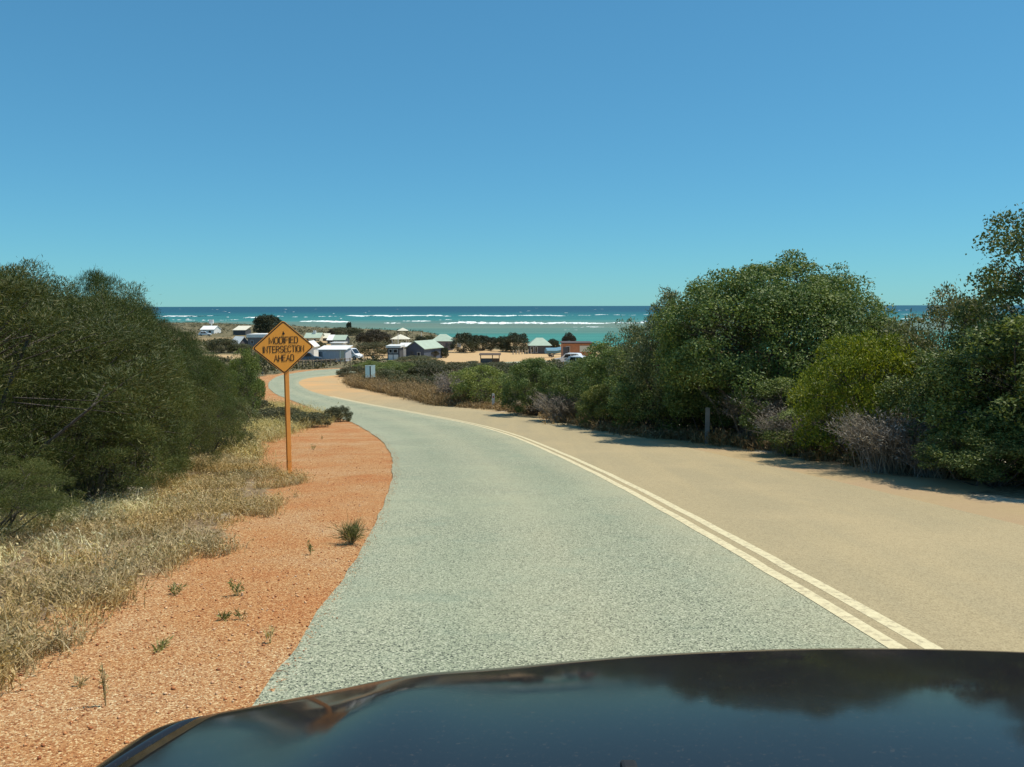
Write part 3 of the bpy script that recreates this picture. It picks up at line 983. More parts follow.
def tufts(name, pts, key, h, w, blades, seed, lean=0.5, thick=0.006):
    """grass: three-vertex-wide bent blades standing in tufts"""
    r = np.random.default_rng(seed)
    VV, n = [], 0
    for (x, y, z, s) in pts:
        k = max(3, int(blades * s))
        b = np.column_stack([x + r.normal(0, w * s, k), y + r.normal(0, w * s, k), np.full(k, z)])
        a = r.uniform(0, 6.28, k)
        l = (r.random(k) ** 0.7) * lean
        d = np.column_stack([np.cos(a) * l, np.sin(a) * l, np.ones(k)])
        hh = (h * s * r.uniform(0.3, 1.1, k) * np.where(r.random(k) < 0.04, 1.8, 1.0))[:, None]
        side = np.column_stack([-np.sin(a + r.normal(0, 1, k)), np.cos(a), np.zeros(k)]) * thick * 0.5
        m1 = b + d * hh * 0.55
        tip = b + d * np.array([1.7, 1.7, 0.92]) * hh
        VV.append(np.stack([b - side, b + side, m1 + side, m1 - side, m1 - side, m1 + side, tip + side * .3, tip - side * .3], 1).reshape(-1, 3))
        n += k
    B4 = np.concatenate(VV)
    tips = B4.reshape(-1, 8, 3)[:, 6]
    tips = np.repeat(tips[r.random(len(tips)) < 0.55], 2, 0)
    hv, _ = leaf_quads(r, tips + r.normal(0, 0.012, tips.shape), unit(r.normal(size=tips.shape) + (0, 0, 0.6)), 0.032 * thick / 0.005, 0.010 * thick / 0.005)
    V = np.concatenate([B4, hv])
    return V, np.arange(len(V)).reshape(-1, 4)


def surf_z(P):
    return np.array([ground_at(float(x), float(y)) for x, y in P])


# dry grass on the left bank
gl = np.array(GRASS_LINE)
POLY = [(-2.9, 0.5), (-2.7, 3.2)] + GRASS_LINE + [(-3.5, 12.8), (-5.0, 15.6), (-5.8, 18), (-6.6, 22), (-8.2, 25), (-10, 22), (-7.5, 16), (-8, 12), (-8, 6), (-7, 0.5)]
P = np.column_stack([r.uniform(-10, -2.3, 26000), r.uniform(0.5, 25, 26000)])
ed = edge_dist(P, POLY)
keep = ed > (vnoise(P[:, 0], P[:, 1], 0.7, 33) - 0.5) * 0.45
den = vnoise(P[:, 0], P[:, 1], 0.8, 31) * 0.6 + vnoise(P[:, 0], P[:, 1], 2.3, 32) * 0.4
pale = vnoise(P[:, 0], P[:, 1], 1.1, 35)
back = edge_dist(P, POLY)
keep &= (den > 0.36) | (r.random(len(P)) < 0.15)
keep &= r.random(len(P)) < np.clip(0.30 + 0.5 * den, 0, 1)
keep &= ~((P[:, 1] > 15) & (r.random(len(P)) < 0.45))
bx_, by_ = bp(108, 496)
keep &= ~((((P[:, 0] - bx_) / 0.6) ** 2 + ((P[:, 1] - by_) / 1.25) ** 2 < 1) & (r.random(len(P)) < 0.93))
P, den, pale = P[keep], den[keep], pale[keep]
z = surf_z(P)
bankw = np.clip((-P[:, 0] - 3.0) / 2.0, 0, 1)
sc = np.clip(0.45 + 0.75 * den, 0.35, 1.2) * (0.75 + 0.35 * r.random(len(P)))
front = edge_dist(P, VERGE)
ispale = (pale * 0.5 + np.clip((-front - 0.7) / 1.6, 0, 1) * 0.6 + r.normal(0, .10, len(P))) > 0.60
ptsA = [(x, y, zz, s) for (x, y), zz, s, q in zip(P, z, sc, ispale) if not q]
ptsB = [(x, y, zz, s) for (x, y), zz, s, q in zip(P, z, sc, ispale) if q]
V, F = tufts('grass', ptsA, 'straw', 0.17, 0.065, 32, 41, lean=0.75, thick=0.0050)
tag(np_obj('dry_grass', V, F, LEAF['straw']), kind='stuff')
V, F = tufts('grass', ptsB, 'cream', 0.19, 0.07, 22, 42, lean=0.9, thick=0.0055)
tag(np_obj('pale_grass', V, F, LEAF['cream']), kind='stuff')

SC = [bp(*q) for q in ((205, 452), (262, 468), (258, 448), (300, 432), (338, 419), (300, 408), (268, 402), (235, 420))]
Q = np.column_stack([r.uniform(-14, -5, 4000), r.uniform(15, 45, 4000)])
Q = Q[(edge_dist(Q, SC) > 0)]
Q = Q[r.random(len(Q)) < 0.25 + 0.6 * vnoise(Q[:, 0], Q[:, 1], 1.3, 61)][:900]
qz = surf_z(Q)
V, F = tufts('grass', [(x, y, zz, r.uniform(.7, 1.6)) for (x, y), zz in zip(Q, qz)], 'straw', 0.22, 0.11, 26, 47, lean=0.8, thick=0.009)
tag(np_obj('dry_grass', V, F, LEAF['straw']), kind='stuff')

# rusty dry grass along the inner edge of the bend and under the thicket
inner = CEN[(CEN[:, 1] > 24) & (CEN[:, 1] < 66)]
inn = normals(inner)
pts = []
edge_r = np.array([bp(*q) for q in ((1024, 488), (880, 468), (699, 441), (638, 436), (587, 427), (552, 417), (506, 411), (440, 405), (426, 400), (387, 392), (358, 386), (352, 382))])
er = resample(edge_r, 400)
for q in er:
    far = q[1] > 42
    for _ in range(9 if far else 6):
        p = q + r.normal(0, 0.35, 2) + np.array([0.45, 0.5]) * r.random() * (2.2 if far else 0.9)
        if r.random() < (1.0 if far else 0.55):
            pts.append((p[0], p[1], ground_at(*p), r.uniform(0.6, 1.2) * (2.3 if far else 1.0)))
V, F = tufts('grass', pts, 'rust', 0.24, 0.10, 24, 43, lean=0.8, thick=0.016)
tag(np_obj('rusty_grass', V, F, LEAF['rust']), kind='stuff')

# loose stones on the verge and chips along the seal
P = np.column_stack([r.uniform(-8, 0, 30000), r.uniform(2.2, 20, 30000)])
P = P[r.random(len(P)) < np.clip(5.5 / P[:, 1], 0, 1)]
dls = signed_dist(P, LED4, LN4)
P = P[(edge_dist(P, VERGE) > -0.05) & (dls < 0.10 - 0.0 * dls) & ((dls < 0) | (r.random(len(P)) < 0.5))]
P = P[:8000]
E_ = LED[(LED[:, 1] > 2.5) & (LED[:, 1] < 24)]
E_ = np.repeat(E_, 16, 0) + r.normal(0, 0.035, (len(E_) * 16, 2)) + np.array([0.02, 0.5]) * r.random((len(E_) * 16, 1))
nG = len(P)
P = np.concatenate([P, E_])
dls = signed_dist(P, LED4, LN4)
z = np.where(dls > -0.01, base_z(P[:, 0], P[:, 1]) + 0.018, 0)
z = np.maximum(np.where(dls > -0.01, z, -1e3), surf_z(P))
sz = np.where(dls > -0.02, 0.6, 1.0) * (0.004 + 0.008 * r.random(len(P)) ** 3)
oct_ = np.array([(1, 0, 0), (0, 1, 0), (-1, 0, 0), (0, -1, 0), (0, 0, .8), (0, 0, -.6)])
of = np.array([(0, 1, 4), (1, 2, 4), (2, 3, 4), (3, 0, 4), (1, 0, 5), (2, 1, 5), (3, 2, 5), (0, 3, 5)])
V = (oct_[None] * r.uniform(0.6, 1.4, (len(P), 6, 1)) * sz[:, None, None] + np.column_stack([P, z + sz * .4])[:, None]).reshape(-1, 3)
F = (of[None] + (np.arange(len(P)) * 6)[:, None, None]).reshape(-1, 3)
stone_m = leaf_mat('stones', [(0.32, 0.13, 0.055), (0.55, 0.27, 0.11), (0.70, 0.42, 0.21), (0.85, 0.68, 0.46)], trans=0.0, rough=0.95)
tag(np_obj('gravel', V, F, stone_m), kind='stuff')


def weed(name, px, py, h, w, n, key, label, cat='weed', seed=0, ll=0.07, lw=0.014, group='weeds on the gravel verge'):
    x, y = bp(px, py)
    if name == 'small_weed' and h < 0.3:
        ll, lw, n = ll * 0.48, lw * 0.5, int(n * 1.2)
        w *= 0.8; h *= 0.85
    r = np.random.default_rng(seed)
    m = max(3, n // 14)
    segs, PP, DD = [], [], []
    for _ in range(m):
        a = r.uniform(0, 6.28)
        t = np.array([math.cos(a) * w * r.random(), math.sin(a) * w * r.random(), h * r.uniform(.5, 1.0)])
        segs.append(((0, 0, -0.01), t, 0.003, 0.0015))
        f = r.uniform(0.2, 1.0, (14, 1))
        PP.append(t * f + r.normal(size=(14, 3)) * 0.008)
        DD.append(unit(t / np.linalg.norm(t) + r.normal(size=(14, 3)) * 0.5))
    V, F = leaf_quads(r, np.concatenate(PP), np.concatenate(DD), ll, lw)
    V[:, 2] = np.maximum(V[:, 2], 0.002)
    root = empty(name, (x, y, ground_at(x, y)), label, cat, group)
    np_obj('leaves', V, F, LEAF[key], root)
    TV, TF = tubes(segs, 3)
    np_obj('stalk', TV, TF, LEAF['straw'], root)


weed('grass_tuft', 351, 545, 0.19, 0.16, 620, 'weed', 'green grass tuft at the broken edge of the asphalt', 'grass tuft', 1, 0.10, 0.0045)
weed('small_weed', 236, 598, 0.13, 0.07, 90, 'weed', 'dark green weed standing alone in the middle of the orange gravel', seed=2)
weed('small_weed', 310, 556, 0.13, 0.03, 50, 'weed', 'thin upright weed a step from the grass tuft', seed=3)
weed('small_weed', 222, 621, 0.04, 0.08, 70, 'weed', 'flat grey-green weed nearer the car than the dark green one', seed=4)
weed('small_weed', 159, 652, 0.05, 0.07, 70, 'weed', 'small yellow-green weed in the gravel below the dry grass', seed=5)
weed('small_weed', 176, 597, 0.08, 0.10, 90, 'weed', 'grey weed just off the edge of the dry grass', seed=6)
weed('small_weed', 241, 621, 0.06, 0.03, 40, 'weed', 'tiny dark weed beside the flat grey-green one', seed=7)
weed('small_weed', 105, 708, 0.26, 0.02, 60, 'straw', 'dry upright stalk with a pale seed head, nearest the car', seed=8, ll=0.04, lw=0.012)
weed('small_weed', 270, 645, 0.10, 0.03, 40, 'straw', 'dry straw-coloured weed close to the asphalt edge', seed=9)
weed('small_weed', 80, 688, 0.04, 0.05, 40, 'straw', 'small dried weed beside the tall dry stalk', seed=10)
weed('small_weed', 313, 449, 0.18, 0.12, 80, 'weed', 'small dark weed on the gravel just beyond the sign post', seed=11)
weed('small_weed', 322, 440, 0.12, 0.12, 60, 'straw', 'dry weed on the far part of the gravel verge', seed=12)
weed('small_weed', 52, 530, 0.55, 0.08, 120, 'weed', 'pale yellow-green spindly weed standing against the dark wattle', seed=13, ll=0.09, lw=0.02)
weed('roadside_plant', 262, 387.5, 0.55, 0.22, 160, 'weed', 'dark little plant on the sand at the outside of the bend, farther from the sign', 'plant', 14, 0.2, 0.06, 'pair of plants at the outside of the bend')
weed('roadside_plant', 257, 388, 0.6, 0.22, 160, 'weed', 'dark little plant on the sand at the outside of the bend, nearer the bushes', 'plant', 15, 0.2, 0.06, 'pair of plants at the outside of the bend')

# ------------------------------------------------------------------ low heath spreading to the coast
P = np.column_stack([r.uniform(-420, 200, 60000), np.exp(r.uniform(np.log(36), np.log(640), 60000))])
ang = P[:, 0] / P[:, 1]
dl = signed_dist(P, LED4, LN4); dr = signed_dist(P, RED[::2], CN4)
ok = (np.abs(ang) < 0.85) & ((dl < -2.2) | (dr > 3.5)) & (shore(P[:, 0]) - P[:, 1] > 22) & (edge_dist(P, SAND) < -2.5)
ok &= ~((P[:, 1] < 66) & (P[:, 0] > -30) & (P[:, 0] < 12) & (dr < 3.5))
ok &= ~((P[:, 1] < 110) & (P[:, 1] > 50) & (P[:, 0] < -6) & (dr < 6) & (dl > 0))
vill = (vnoise(P[:, 0], P[:, 1], 22, 21) > 0.56) & (P[:, 1] > 135) & (P[:, 1] < 320)
ok &= ~(vill & (r.random(len(P)) < 0.85))
ok &= r.random(len(P)) < 0.25 + 0.75 * vnoise(P[:, 0], P[:, 1], 12, 51)
HP = P[ok]
# ------------------------------------------------------------------ road sign
ORANGE = plain('orange_sheeting', (0.86, 0.36, 0.05), 0.4, var=0.05, scale=2.0)
ORANGE_POST = plain('orange_post_paint', (0.84, 0.34, 0.07), 0.5, var=0.10, scale=6.0)
BLACK = plain('black_paint', (0.012, 0.011, 0.010), 0.55, var=0.1)
GALV = plain('galvanised_steel', (0.42, 0.43, 0.43), 0.45, metal=0.6, var=0.15)


GLYPHS = {  # strokes on a box 0.62 wide and 1 high
    'M': [[(0, 0), (0, 1), (.36, .12), (.72, 1), (.72, 0)]], 'O': [[(.14, 0), (0, .16), (0, .84), (.14, 1), (.44, 1), (.58, .84), (.58, .16), (.44, 0), (.14, 0)]],
    'D': [[(0, 0), (0, 1), (.40, 1), (.57, .82), (.57, .18), (.40, 0), (0, 0)]], 'I': [[(0, 0), (0, 1)]], 'F': [[(0, 0), (0, 1), (.5, 1)], [(0, .53), (.42, .53)]],
    'E': [[(.5, 0), (0, 0), (0, 1), (.5, 1)], [(0, .53), (.42, .53)]], 'N': [[(0, 0), (0, 1), (.58, 0), (.58, 1)]], 'T': [[(0, 1), (.58, 1)], [(.29, 1), (.29, 0)]],
    'R': [[(0, 0), (0, 1), (.40, 1), (.55, .88), (.55, .62), (.40, .48), (0, .48)], [(.28, .48), (.57, 0)]],
    'S': [[(.55, .84), (.42, 1), (.14, 1), (0, .85), (0, .66), (.14, .54), (.42, .46), (.56, .34), (.56, .15), (.42, 0), (.14, 0), (0, .16)]],
    'C': [[(.57, .80), (.44, 1), (.14, 1), (0, .84), (0, .16), (.14, 0), (.44, 0), (.57, .20)]], 'A': [[(0, 0), (.33, 1), (.66, 0)], [(.12, .34), (.54, .34)]],
    'H': [[(0, 0), (0, 1)], [(.58, 0), (.58, 1)], [(0, .5), (.58, .5)]]}


def letters(body, height, name, material, parent, width=None, stroke=0.125, gap=0.21):
    """road-sign capitals as flat cut-out strokes, centred on the panel"""
    bm = bmesh.new()
    x = 0.0
    polys = []
    for ch in body:
        g = GLYPHS[ch]
        for line in g:
            polys.append([(x + p[0], p[1]) for p in line])
        x += max(p[0] for line in g for p in line) + gap
    total = x - gap
    sx = (width / total) if width else height
    t = stroke * height / 2
    lift = 0.0
    for line in polys:
        P = [Vector(((p[0] - total / 2) * sx, 0, (p[1] - .5) * height)) for p in line]
        closed = (P[0] - P[-1]).length < 1e-6
        n = len(P) - (1 if closed else 0)
        L_, R_ = [], []
        for k in range(n):
            if closed:
                d0, d1 = (P[k] - P[k - 1 if k else n - 1]).normalized(), (P[(k + 1) % n] - P[k]).normalized()
            else:
                d1 = (P[min(k + 1, n - 1)] - P[k]); d0 = (P[k] - P[max(k - 1, 0)])
                d0 = d0.normalized() if d0.length > 0 else d1.normalized(); d1 = d1.normalized() if d1.length > 0 else d0
            m = (d0 + d1); m = m.normalized() if m.length > 1e-6 else d0
            nn = Vector((-m.z, 0, m.x)); kf = 1 / max(0.45, nn.dot(Vector((-d0.z, 0, d0.x))))
            e = Vector((0, 0, 0))
            if not closed and k == 0: e = -d1 * t * .9
            if not closed and k == n - 1: e = d0 * t * .9
            L_.append(bm.verts.new(P[k] + nn * t * kf + e + Vector((0, -lift, 0)))); R_.append(bm.verts.new(P[k] - nn * t * kf + e + Vector((0, -lift, 0))))
        for k in range(n if closed else n - 1):
            j = (k + 1) % n
            bm.faces.new((L_[k], L_[j], R_[j], R_[k]))
        lift = (lift + 0.0004) % 0.0016
    me = bpy.data.meshes.new(name)
    bm.to_mesh(me); bm.free()
    me.materials.append(material)
    return link(bpy.data.objects.new(name, me), parent)


def rounded_diamond(hw, hh, rad, y):
    pts, n = [], 5
    corners = [(0, hh), (-hw, 0), (0, -hh), (hw, 0)]
    for i in range(4):
        c = Vector(corners[i]); p = Vector(corners[i - 1]); q = Vector(corners[(i + 1) % 4])
        a = c + (p - c).normalized() * rad; b = c + (q - c).normalized() * rad
        for k in range(n):
            t = k / (n - 1)
            v = a * (1 - t) ** 2 + c * 2 * t * (1 - t) + b * t ** 2
            pts.append((v.x, y, v.y))
    return pts


sx_, sy_ = bp(289, 473)
sz_ = ground_at(sx_, sy_)
sign = empty('road_sign', (sx_, sy_, sz_), 'orange diamond road sign reading MODIFIED INTERSECTION AHEAD on an orange post', 'road sign', None, math.radians(37))
zc = (HORIZON - 346.5) / F_PX * sy_ - sz_
HWD, HHD = 0.55, 0.462
MB().box(-0.036, 0.036, -0.03, 0.03, -0.3, zc + 0.36).build('post', ORANGE_POST, sign, bevel=0.004)
m_ = MB(); m_.poly(rounded_diamond(HWD, HHD, 0.05, -0.040), (0, 0.003, 0))
panel = m_.build('panel', ORANGE, sign); panel.location = (-0.05, 0, zc)
# black border inset from the rim
bm = bmesh.new()
o_, i_ = rounded_diamond(HWD - 0.014, HHD - 0.013, 0.045, -0.0425), rounded_diamond(HWD - 0.040, HHD - 0.036, 0.035, -0.0425)
A = [bm.verts.new(p) for p in o_]; Bv = [bm.verts.new(p) for p in i_]
for i in range(len(A)):
    j = (i + 1) % len(A); bm.faces.new((A[i], A[j], Bv[j], Bv[i]))
me = bpy.data.meshes.new('border'); bm.to_mesh(me); bm.free(); me.materials.append(BLACK)
link(bpy.data.objects.new('border', me), panel)
for body, z_, w_ in (('MODIFIED', 0.122, 0.500), ('INTERSECTION', -0.030, 0.715), ('AHEAD', -0.182, 0.345)):
    t_ = letters(body, 0.104, 'lettering', BLACK, panel, w_)
    t_.location = (0, -0.0440, z_)
m_ = MB(); m_.tube((0, -0.040, 0.232), (0, -0.052, 0.232), 0.020, n=10); m_.tube((0, -0.040, 0.262), (0, -0.046, 0.262), 0.010, n=8)
m_.build('bolt', BLACK, panel)
m_ = MB(); m_.box(-0.09, 0.09, -0.036, -0.030, 0.20, 0.235)
m_.build('bracket', GALV, panel)

# small two-panel sign inside the bend
PALE_PANEL = plain('pale_sign_panel', (0.72, 0.86, 0.78), 0.5, var=0.06)
BLUE_PANEL = plain('blue_green_sign_panel', (0.40, 0.58, 0.58), 0.5, var=0.06)
x_, y_ = px_at(369.5, 66), 66
g_ = ground_at(x_, y_)
top_ = (HORIZON - 364.8) / F_PX * y_ - g_
s2 = empty('direction_sign', (x_, y_, g_), 'small pale green two-panel sign on a dark post among the heath in the bend', 'road sign', None, 0.5)
MB().box(-0.05, 0.05, -0.02, 0.05, -0.2, top_ + 0.02).build('post', plain('dark_timber', (0.05, 0.06, 0.055), 0.8), s2)
MB().box(-0.42, -0.055, -0.05, -0.024, top_ - 1.0, top_ - 0.06).build('panel', BLUE_PANEL, s2)
MB().box(0.055, 0.42, -0.05, -0.024, top_ - 1.0, top_ - 0.06).build('panel', PALE_PANEL, s2)
MB().box(-0.44, 0.44, -0.055, -0.022, top_ - 0.055, top_).build('top_rail', PALE_PANEL, s2)

# guide posts
POSTW = plain('white_post_plastic', (0.62, 0.62, 0.58), 0.6, var=0.08)
POSTG = plain('weathered_post', (0.30, 0.30, 0.28), 0.8, var=0.2)
REFL = plain('red_reflector', (0.45, 0.04, 0.03), 0.3)


def guide_post(px, dist, top, w, material, label):
    x, y = px_at(px, dist), dist
    g = ground_at(x, y)
    h = (HORIZON - top) / F_PX * y - g
    e = empty('guide_post', (x, y, g), label, 'guide post', 'guide posts along the road')
    m = MB(); m.poly([(-w / 2, -0.02, -0.1), (w / 2, -0.02, -0.1), (w / 2, -0.02, h - 0.02), (0, -0.02, h), (-w / 2, -0.02, h - 0.012)], (0, 0.035, 0))
    m.build('post', material, e)
    MB().box(-w * .22, w * .22, -0.026, -0.021, h - 0.22, h - 0.12).build('reflector', REFL if material is POSTW else POSTG, e)
    return e


guide_post(709, 20.5, 408, 0.11, plain('grey_post', (0.27, 0.27, 0.25), 0.8, var=0.15), 'grey weathered guide post in the shade of the big dome-shaped tree')
guide_post(493, 39.6, 393.5, 0.13, POSTW, 'white guide post in front of the round green shrub, beyond the grey dead bush')
guide_post(443, 46.0, 391.0, 0.12, POSTW, 'white guide post at the inner edge of the bend, near the rusty dry grass')
guide_post(261.5, 92, 371.0, 0.14, POSTW, 'tiny white guide post outside the bend behind the orange sign')
guide_post(373, 135, 355.5, 0.32, POSTW, 'short thick white post standing in the scrub beside the white van')

# ------------------------------------------------------------------ the beach settlement
CLEAR = []
W_WHITE = plain('white_wall', (0.72, 0.72, 0.69), 0.7, var=0.07, scale=1.2)
W_CREAM = plain('cream_wall', (0.58, 0.52, 0.38), 0.75, var=0.08, scale=1.2)
W_GREY = plain('grey_corrugated_wall', (0.46, 0.46, 0.49), 0.6, var=0.10, scale=1.5)
W_DARK = plain('dark_wall', (0.085, 0.088, 0.095), 0.7, var=0.2, scale=1.5)
W_BLUE = plain('slate_blue_wall', (0.085, 0.105, 0.145), 0.7, var=0.2, scale=1.5)
W_PURP = plain('purple_grey_wall', (0.19, 0.17, 0.175), 0.75, var=0.2, scale=1.5)
W_BRICK = plain('terracotta_wall', (0.52, 0.22, 0.11), 0.85, var=0.2, scale=2.5)
W_BROWN = plain('brown_timber', (0.11, 0.075, 0.05), 0.8, var=0.3, scale=3)
R_WHITE = plain('white_roof', (0.80, 0.79, 0.74), 0.5, var=0.06, scale=1.0)
R_GREEN = plain('pale_green_roof', (0.40, 0.48, 0.37), 0.5, var=0.08, scale=1.0)
R_CREAM = plain('cream_roof', (0.70, 0.66, 0.52), 0.55, var=0.08, scale=1.0)
R_DARK = plain('dark_roof', (0.10, 0.07, 0.06), 0.7, var=0.2, scale=1.5)
GLASS = plain('dark_glass', (0.02, 0.025, 0.03), 0.08, var=0.05, spec=0.6)
FRAME = plain('window_frame', (0.65, 0.65, 0.62), 0.6)


def ridges(m, x0, x1, y, z0, z1, step):
    n = int((x1 - x0) / step)
    for k in range(1, n):
        x = x0 + (x1 - x0) * k / n
        m.box(x - 0.03, x + 0.03, y - 0.035, y, z0, z1)


def building(name, label, cat, px0, px1, base, top, depth, wall, roof, kind='gable', eave=0.62, rz=0.0, group=None, over=0.25, wins=(), doors=(), ribs=False, ridge='x', door_mat=None, roof_t=0.10):
    """a small building seen between two columns of the photograph, standing at the row base, its roof at the row top.
    wins and doors: (from, to, sill, head) in fractions of the front wall"""
    xc, yc = bp((px0 + px1) / 2, base)
    sc = yc / F_PX
    w = (px1 - px0) * sc
    g = min(ground_at(xc, yc), ground_at(xc, yc + depth)) - 0.05
    H = (HORIZON - top) / F_PX * yc - g
    he = H * eave if kind != 'flat' else H - roof_t - 0.08
    e = empty(name, (xc, yc, g), label, cat, group, rz)
    ww, d = w - 2 * over, depth
    m = MB().box(-ww / 2, ww / 2, 0, d, -0.4, he)
    if kind == 'gable' and ridge == 'y':
        m.poly([(-ww / 2, 0.001, he), (ww / 2, 0.001, he), (0, 0.001, H - roof_t - .02)], (0, d - .002, 0))
    elif kind == 'gable':
        m.poly([(-ww / 2 + .001, 0, he), (-ww / 2 + .001, d, he), (-ww / 2 + .001, d / 2, H - roof_t - .02)], (ww - .002, 0, 0))
    if ribs:
        ridges(m, -ww / 2, ww / 2, 0, 0, he, 0.45)
    m.build('wall', wall, e)
    m = MB(); o = over
    if kind == 'flat':
        m.box(-w / 2, w / 2, -o, d + o, he + 0.003, H)
    elif kind == 'mono':
        m.poly([(-w / 2, -o, he), (-w / 2, d + o, H - roof_t), (-w / 2, d + o, H), (-w / 2, -o, he + roof_t)], (w, 0, 0))
    elif kind == 'hip':
        k = 0.28
        lo = [(-w / 2, -o, he + .01), (w / 2, -o, he + .01), (w / 2, d + o, he + .01), (-w / 2, d + o, he + .01)]
        up = [(-w * k / 2, d / 2, H), (w * k / 2, d / 2, H)]
        v = [m.bm.verts.new(p) for p in lo + up]
        for f in ((0, 1, 5, 4), (1, 2, 5), (2, 3, 4, 5), (3, 0, 4), (3, 2, 1, 0)):
            m.bm.faces.new([v[i] for i in f])
    elif ridge == 'y':
        for s in (-1, 1):
            m.poly([(s * w / 2, -o, he - .12), (0, -o, H - roof_t), (0, -o, H), (s * w / 2, -o, he - .12 + roof_t)], (0, d + 2 * o, 0))
    else:
        for s in (0, 1):
            y_e = -o if s == 0 else d + o
            m.poly([(-w / 2, y_e, he - .08), (-w / 2, d / 2, H - roof_t), (-w / 2, d / 2, H), (-w / 2, y_e, he - .08 + roof_t)], (w, 0, 0))
    m.build('roof', roof, e)
    for (a, b, s0, s1) in wins:
        x0, x1, z0, z1 = -ww / 2 + ww * a, -ww / 2 + ww * b, he * s0, he * s1
        fr = MB().box(x0, x1, -0.045, -0.004, z0, z1).build('window', FRAME, e)
        MB().box(x0 + .07, x1 - .07, -0.056, -0.047, z0 + .07, z1 - .07).build('pane', GLASS, fr)
    for (a, b, s0, s1) in doors:
        x0, x1 = -ww / 2 + ww * a, -ww / 2 + ww * b
        dr_ = MB().box(x0, x1, -0.05, -0.004, max(he * s0, 0.02), he * s1).build('door', door_mat or W_CREAM, e)
        MB().box(x1 - 0.14, x1 - 0.08, -0.09, -0.052, he * s1 * .5, he * s1 * .5 + .12).build('handle', GALV, dr_)
    c_, s_ = math.cos(rz), math.sin(rz)
    q = [(-w / 2 - 1.2, -2.5), (w / 2 + 1.2, -2.5), (w / 2 + 1.2, d + 1), (-w / 2 - 1.2, d + 1)]
    CLEAR.append([(xc + x * c_ - y * s_, yc + x * s_ + y * c_) for x, y in q])
    e['w'] = w; e['h'] = H; e['he'] = he
    return e


shed = building('shed', 'grey corrugated shed with a white flat roof and a cream door, by the bend', 'shed', 317, 347, 361, 346.3, 5, W_GREY, R_WHITE, 'mono', 0.80,
                ribs=True, doors=((0.78, 0.96, 0, 0.92),))
MB().box(-2.25, -1.6, -0.03, -0.004, 0.05, 1.8).build('doorway', W_DARK, shed)
MB().box(1.35, 1.5, -0.06, -0.004, 0.0, shed['he'] * .95).build('corner_trim', W_WHITE, shed)
building('shack', 'small shack with a flat white roof just behind the grey corrugated shed', 'shack', 330, 344, 351, 342.0, 4, W_WHITE, R_WHITE, 'flat')
building('shack', 'white gabled shack half hidden by the orange road sign', 'shack', 303, 315, 356, 340.5, 4, W_WHITE, R_WHITE, 'gable', 0.66, ridge='y')
e = building('beach_house', 'low house with a pale green roof and white chimney beyond the road sign', 'house', 303.5, 320.5, 340.5, 332.5, 7, W_CREAM, R_GREEN, 'gable', 0.45, wins=((.15, .3, .3, .8), (.6, .75, .3, .8)))
MB().box(-0.3, 0.6, 2.5, 3.3, e['h'] - 1.2, e['h'] + .7).build('chimney', W_WHITE, e)
building('beach_house', 'small house with a pale roof between the green-roofed house and the water tank', 'house', 321.5, 328.5, 340, 333, 6, W_DARK, R_CREAM, 'gable', 0.45)
e = building('beach_house', 'dark-walled house with a white and pale green roof, above the grey shed', 'house', 326.5, 345.5, 343.3, 334.8, 7, W_DARK, R_GREEN, 'gable', 0.48, wins=((.1, .22, .3, .85), (.42, .55, .3, .85)))
MB().poly([(-e['w'] / 2 - .02, -.29, e['he'] - .04), (-e['w'] * .18, -.29, e['he'] - .04), (-e['w'] * .18, 3.4, e['h'] + .03), (-e['w'] / 2 - .02, 3.4, e['h'] + .03)], (0, 0, .05)).build('roof_sheet', R_WHITE, e)
building('beach_house', 'long purple-grey house with a white flat roof, beside the orange road sign', 'house', 247, 274, 347.5, 333.5, 7, W_PURP, R_WHITE, 'flat', wins=((.12, .22, .4, .75), (.5, .62, .4, .75)), roof_t=0.75)
building('tent_hut', 'white tent-like hut with a dark gable front, at the end of the long purple-grey house', 'hut', 237.5, 251, 347, 335.8, 5, W_PURP, R_WHITE, 'gable', 0.30, rz=0.75, ridge='y')
building('shack', 'little dark shack with a cream roof standing alone on the coastal heath', 'shack', 232.5, 246, 335, 325.5, 7, W_DARK, R_CREAM, 'mono', 0.55)
e = building('shack', 'farthest white-roofed shack on the coastal heath with a white tank mast', 'shack', 200, 214.5, 334, 325.2, 8, W_WHITE, R_WHITE, 'gable', 0.55, wins=((.2, .4, .3, .8), (.6, .8, .3, .8)))
MB().tube((-1.5, 9, 0), (-1.5, 9, e['h'] + 2.0), 0.28).box(-2.3, -.7, 8.4, 9.6, e['h'] + .8, e['h'] + 2.4).build('water_tank', W_WHITE, e)
e = building('beach_house', 'boxy house with a white roof, dark upper band and white lower panels', 'house', 386, 401, 359, 345.3, 5, W_DARK, R_WHITE, 'flat', doors=((.08, .44, 0, .46), (.50, .88, 0, .46)), wins=((.12, .40, .58, .9), (.48, .84, .58, .9)), door_mat=W_WHITE, roof_t=.28)
building('shack', 'plain white lean-to between the boxy house and the slate blue gabled shed', 'shack', 397.5, 412, 356.3, 343.5, 5, W_WHITE, R_WHITE, 'mono', 0.78)
building('gabled_shed', 'slate blue shed with a pale green gabled roof at the edge of the sandy clearing', 'shed', 403, 427, 358, 340.5, 6.5, W_BLUE, R_GREEN, 'gable', 0.60, rz=-0.45, ridge='y', wins=((.62, .8, .35, .7),), doors=((.25, .42, 0, .75),), door_mat=W_DARK)
building('beach_house', 'dark house with a pale green hipped roof near the beach, before the dark trees', 'house', 430.5, 453, 349.5, 334.3, 8, W_PURP, R_GREEN, 'hip', 0.60, wins=((.1, .22, .4, .8), (.4, .52, .4, .8)), doors=((.68, .8, 0, .8),), door_mat=W_DARK)
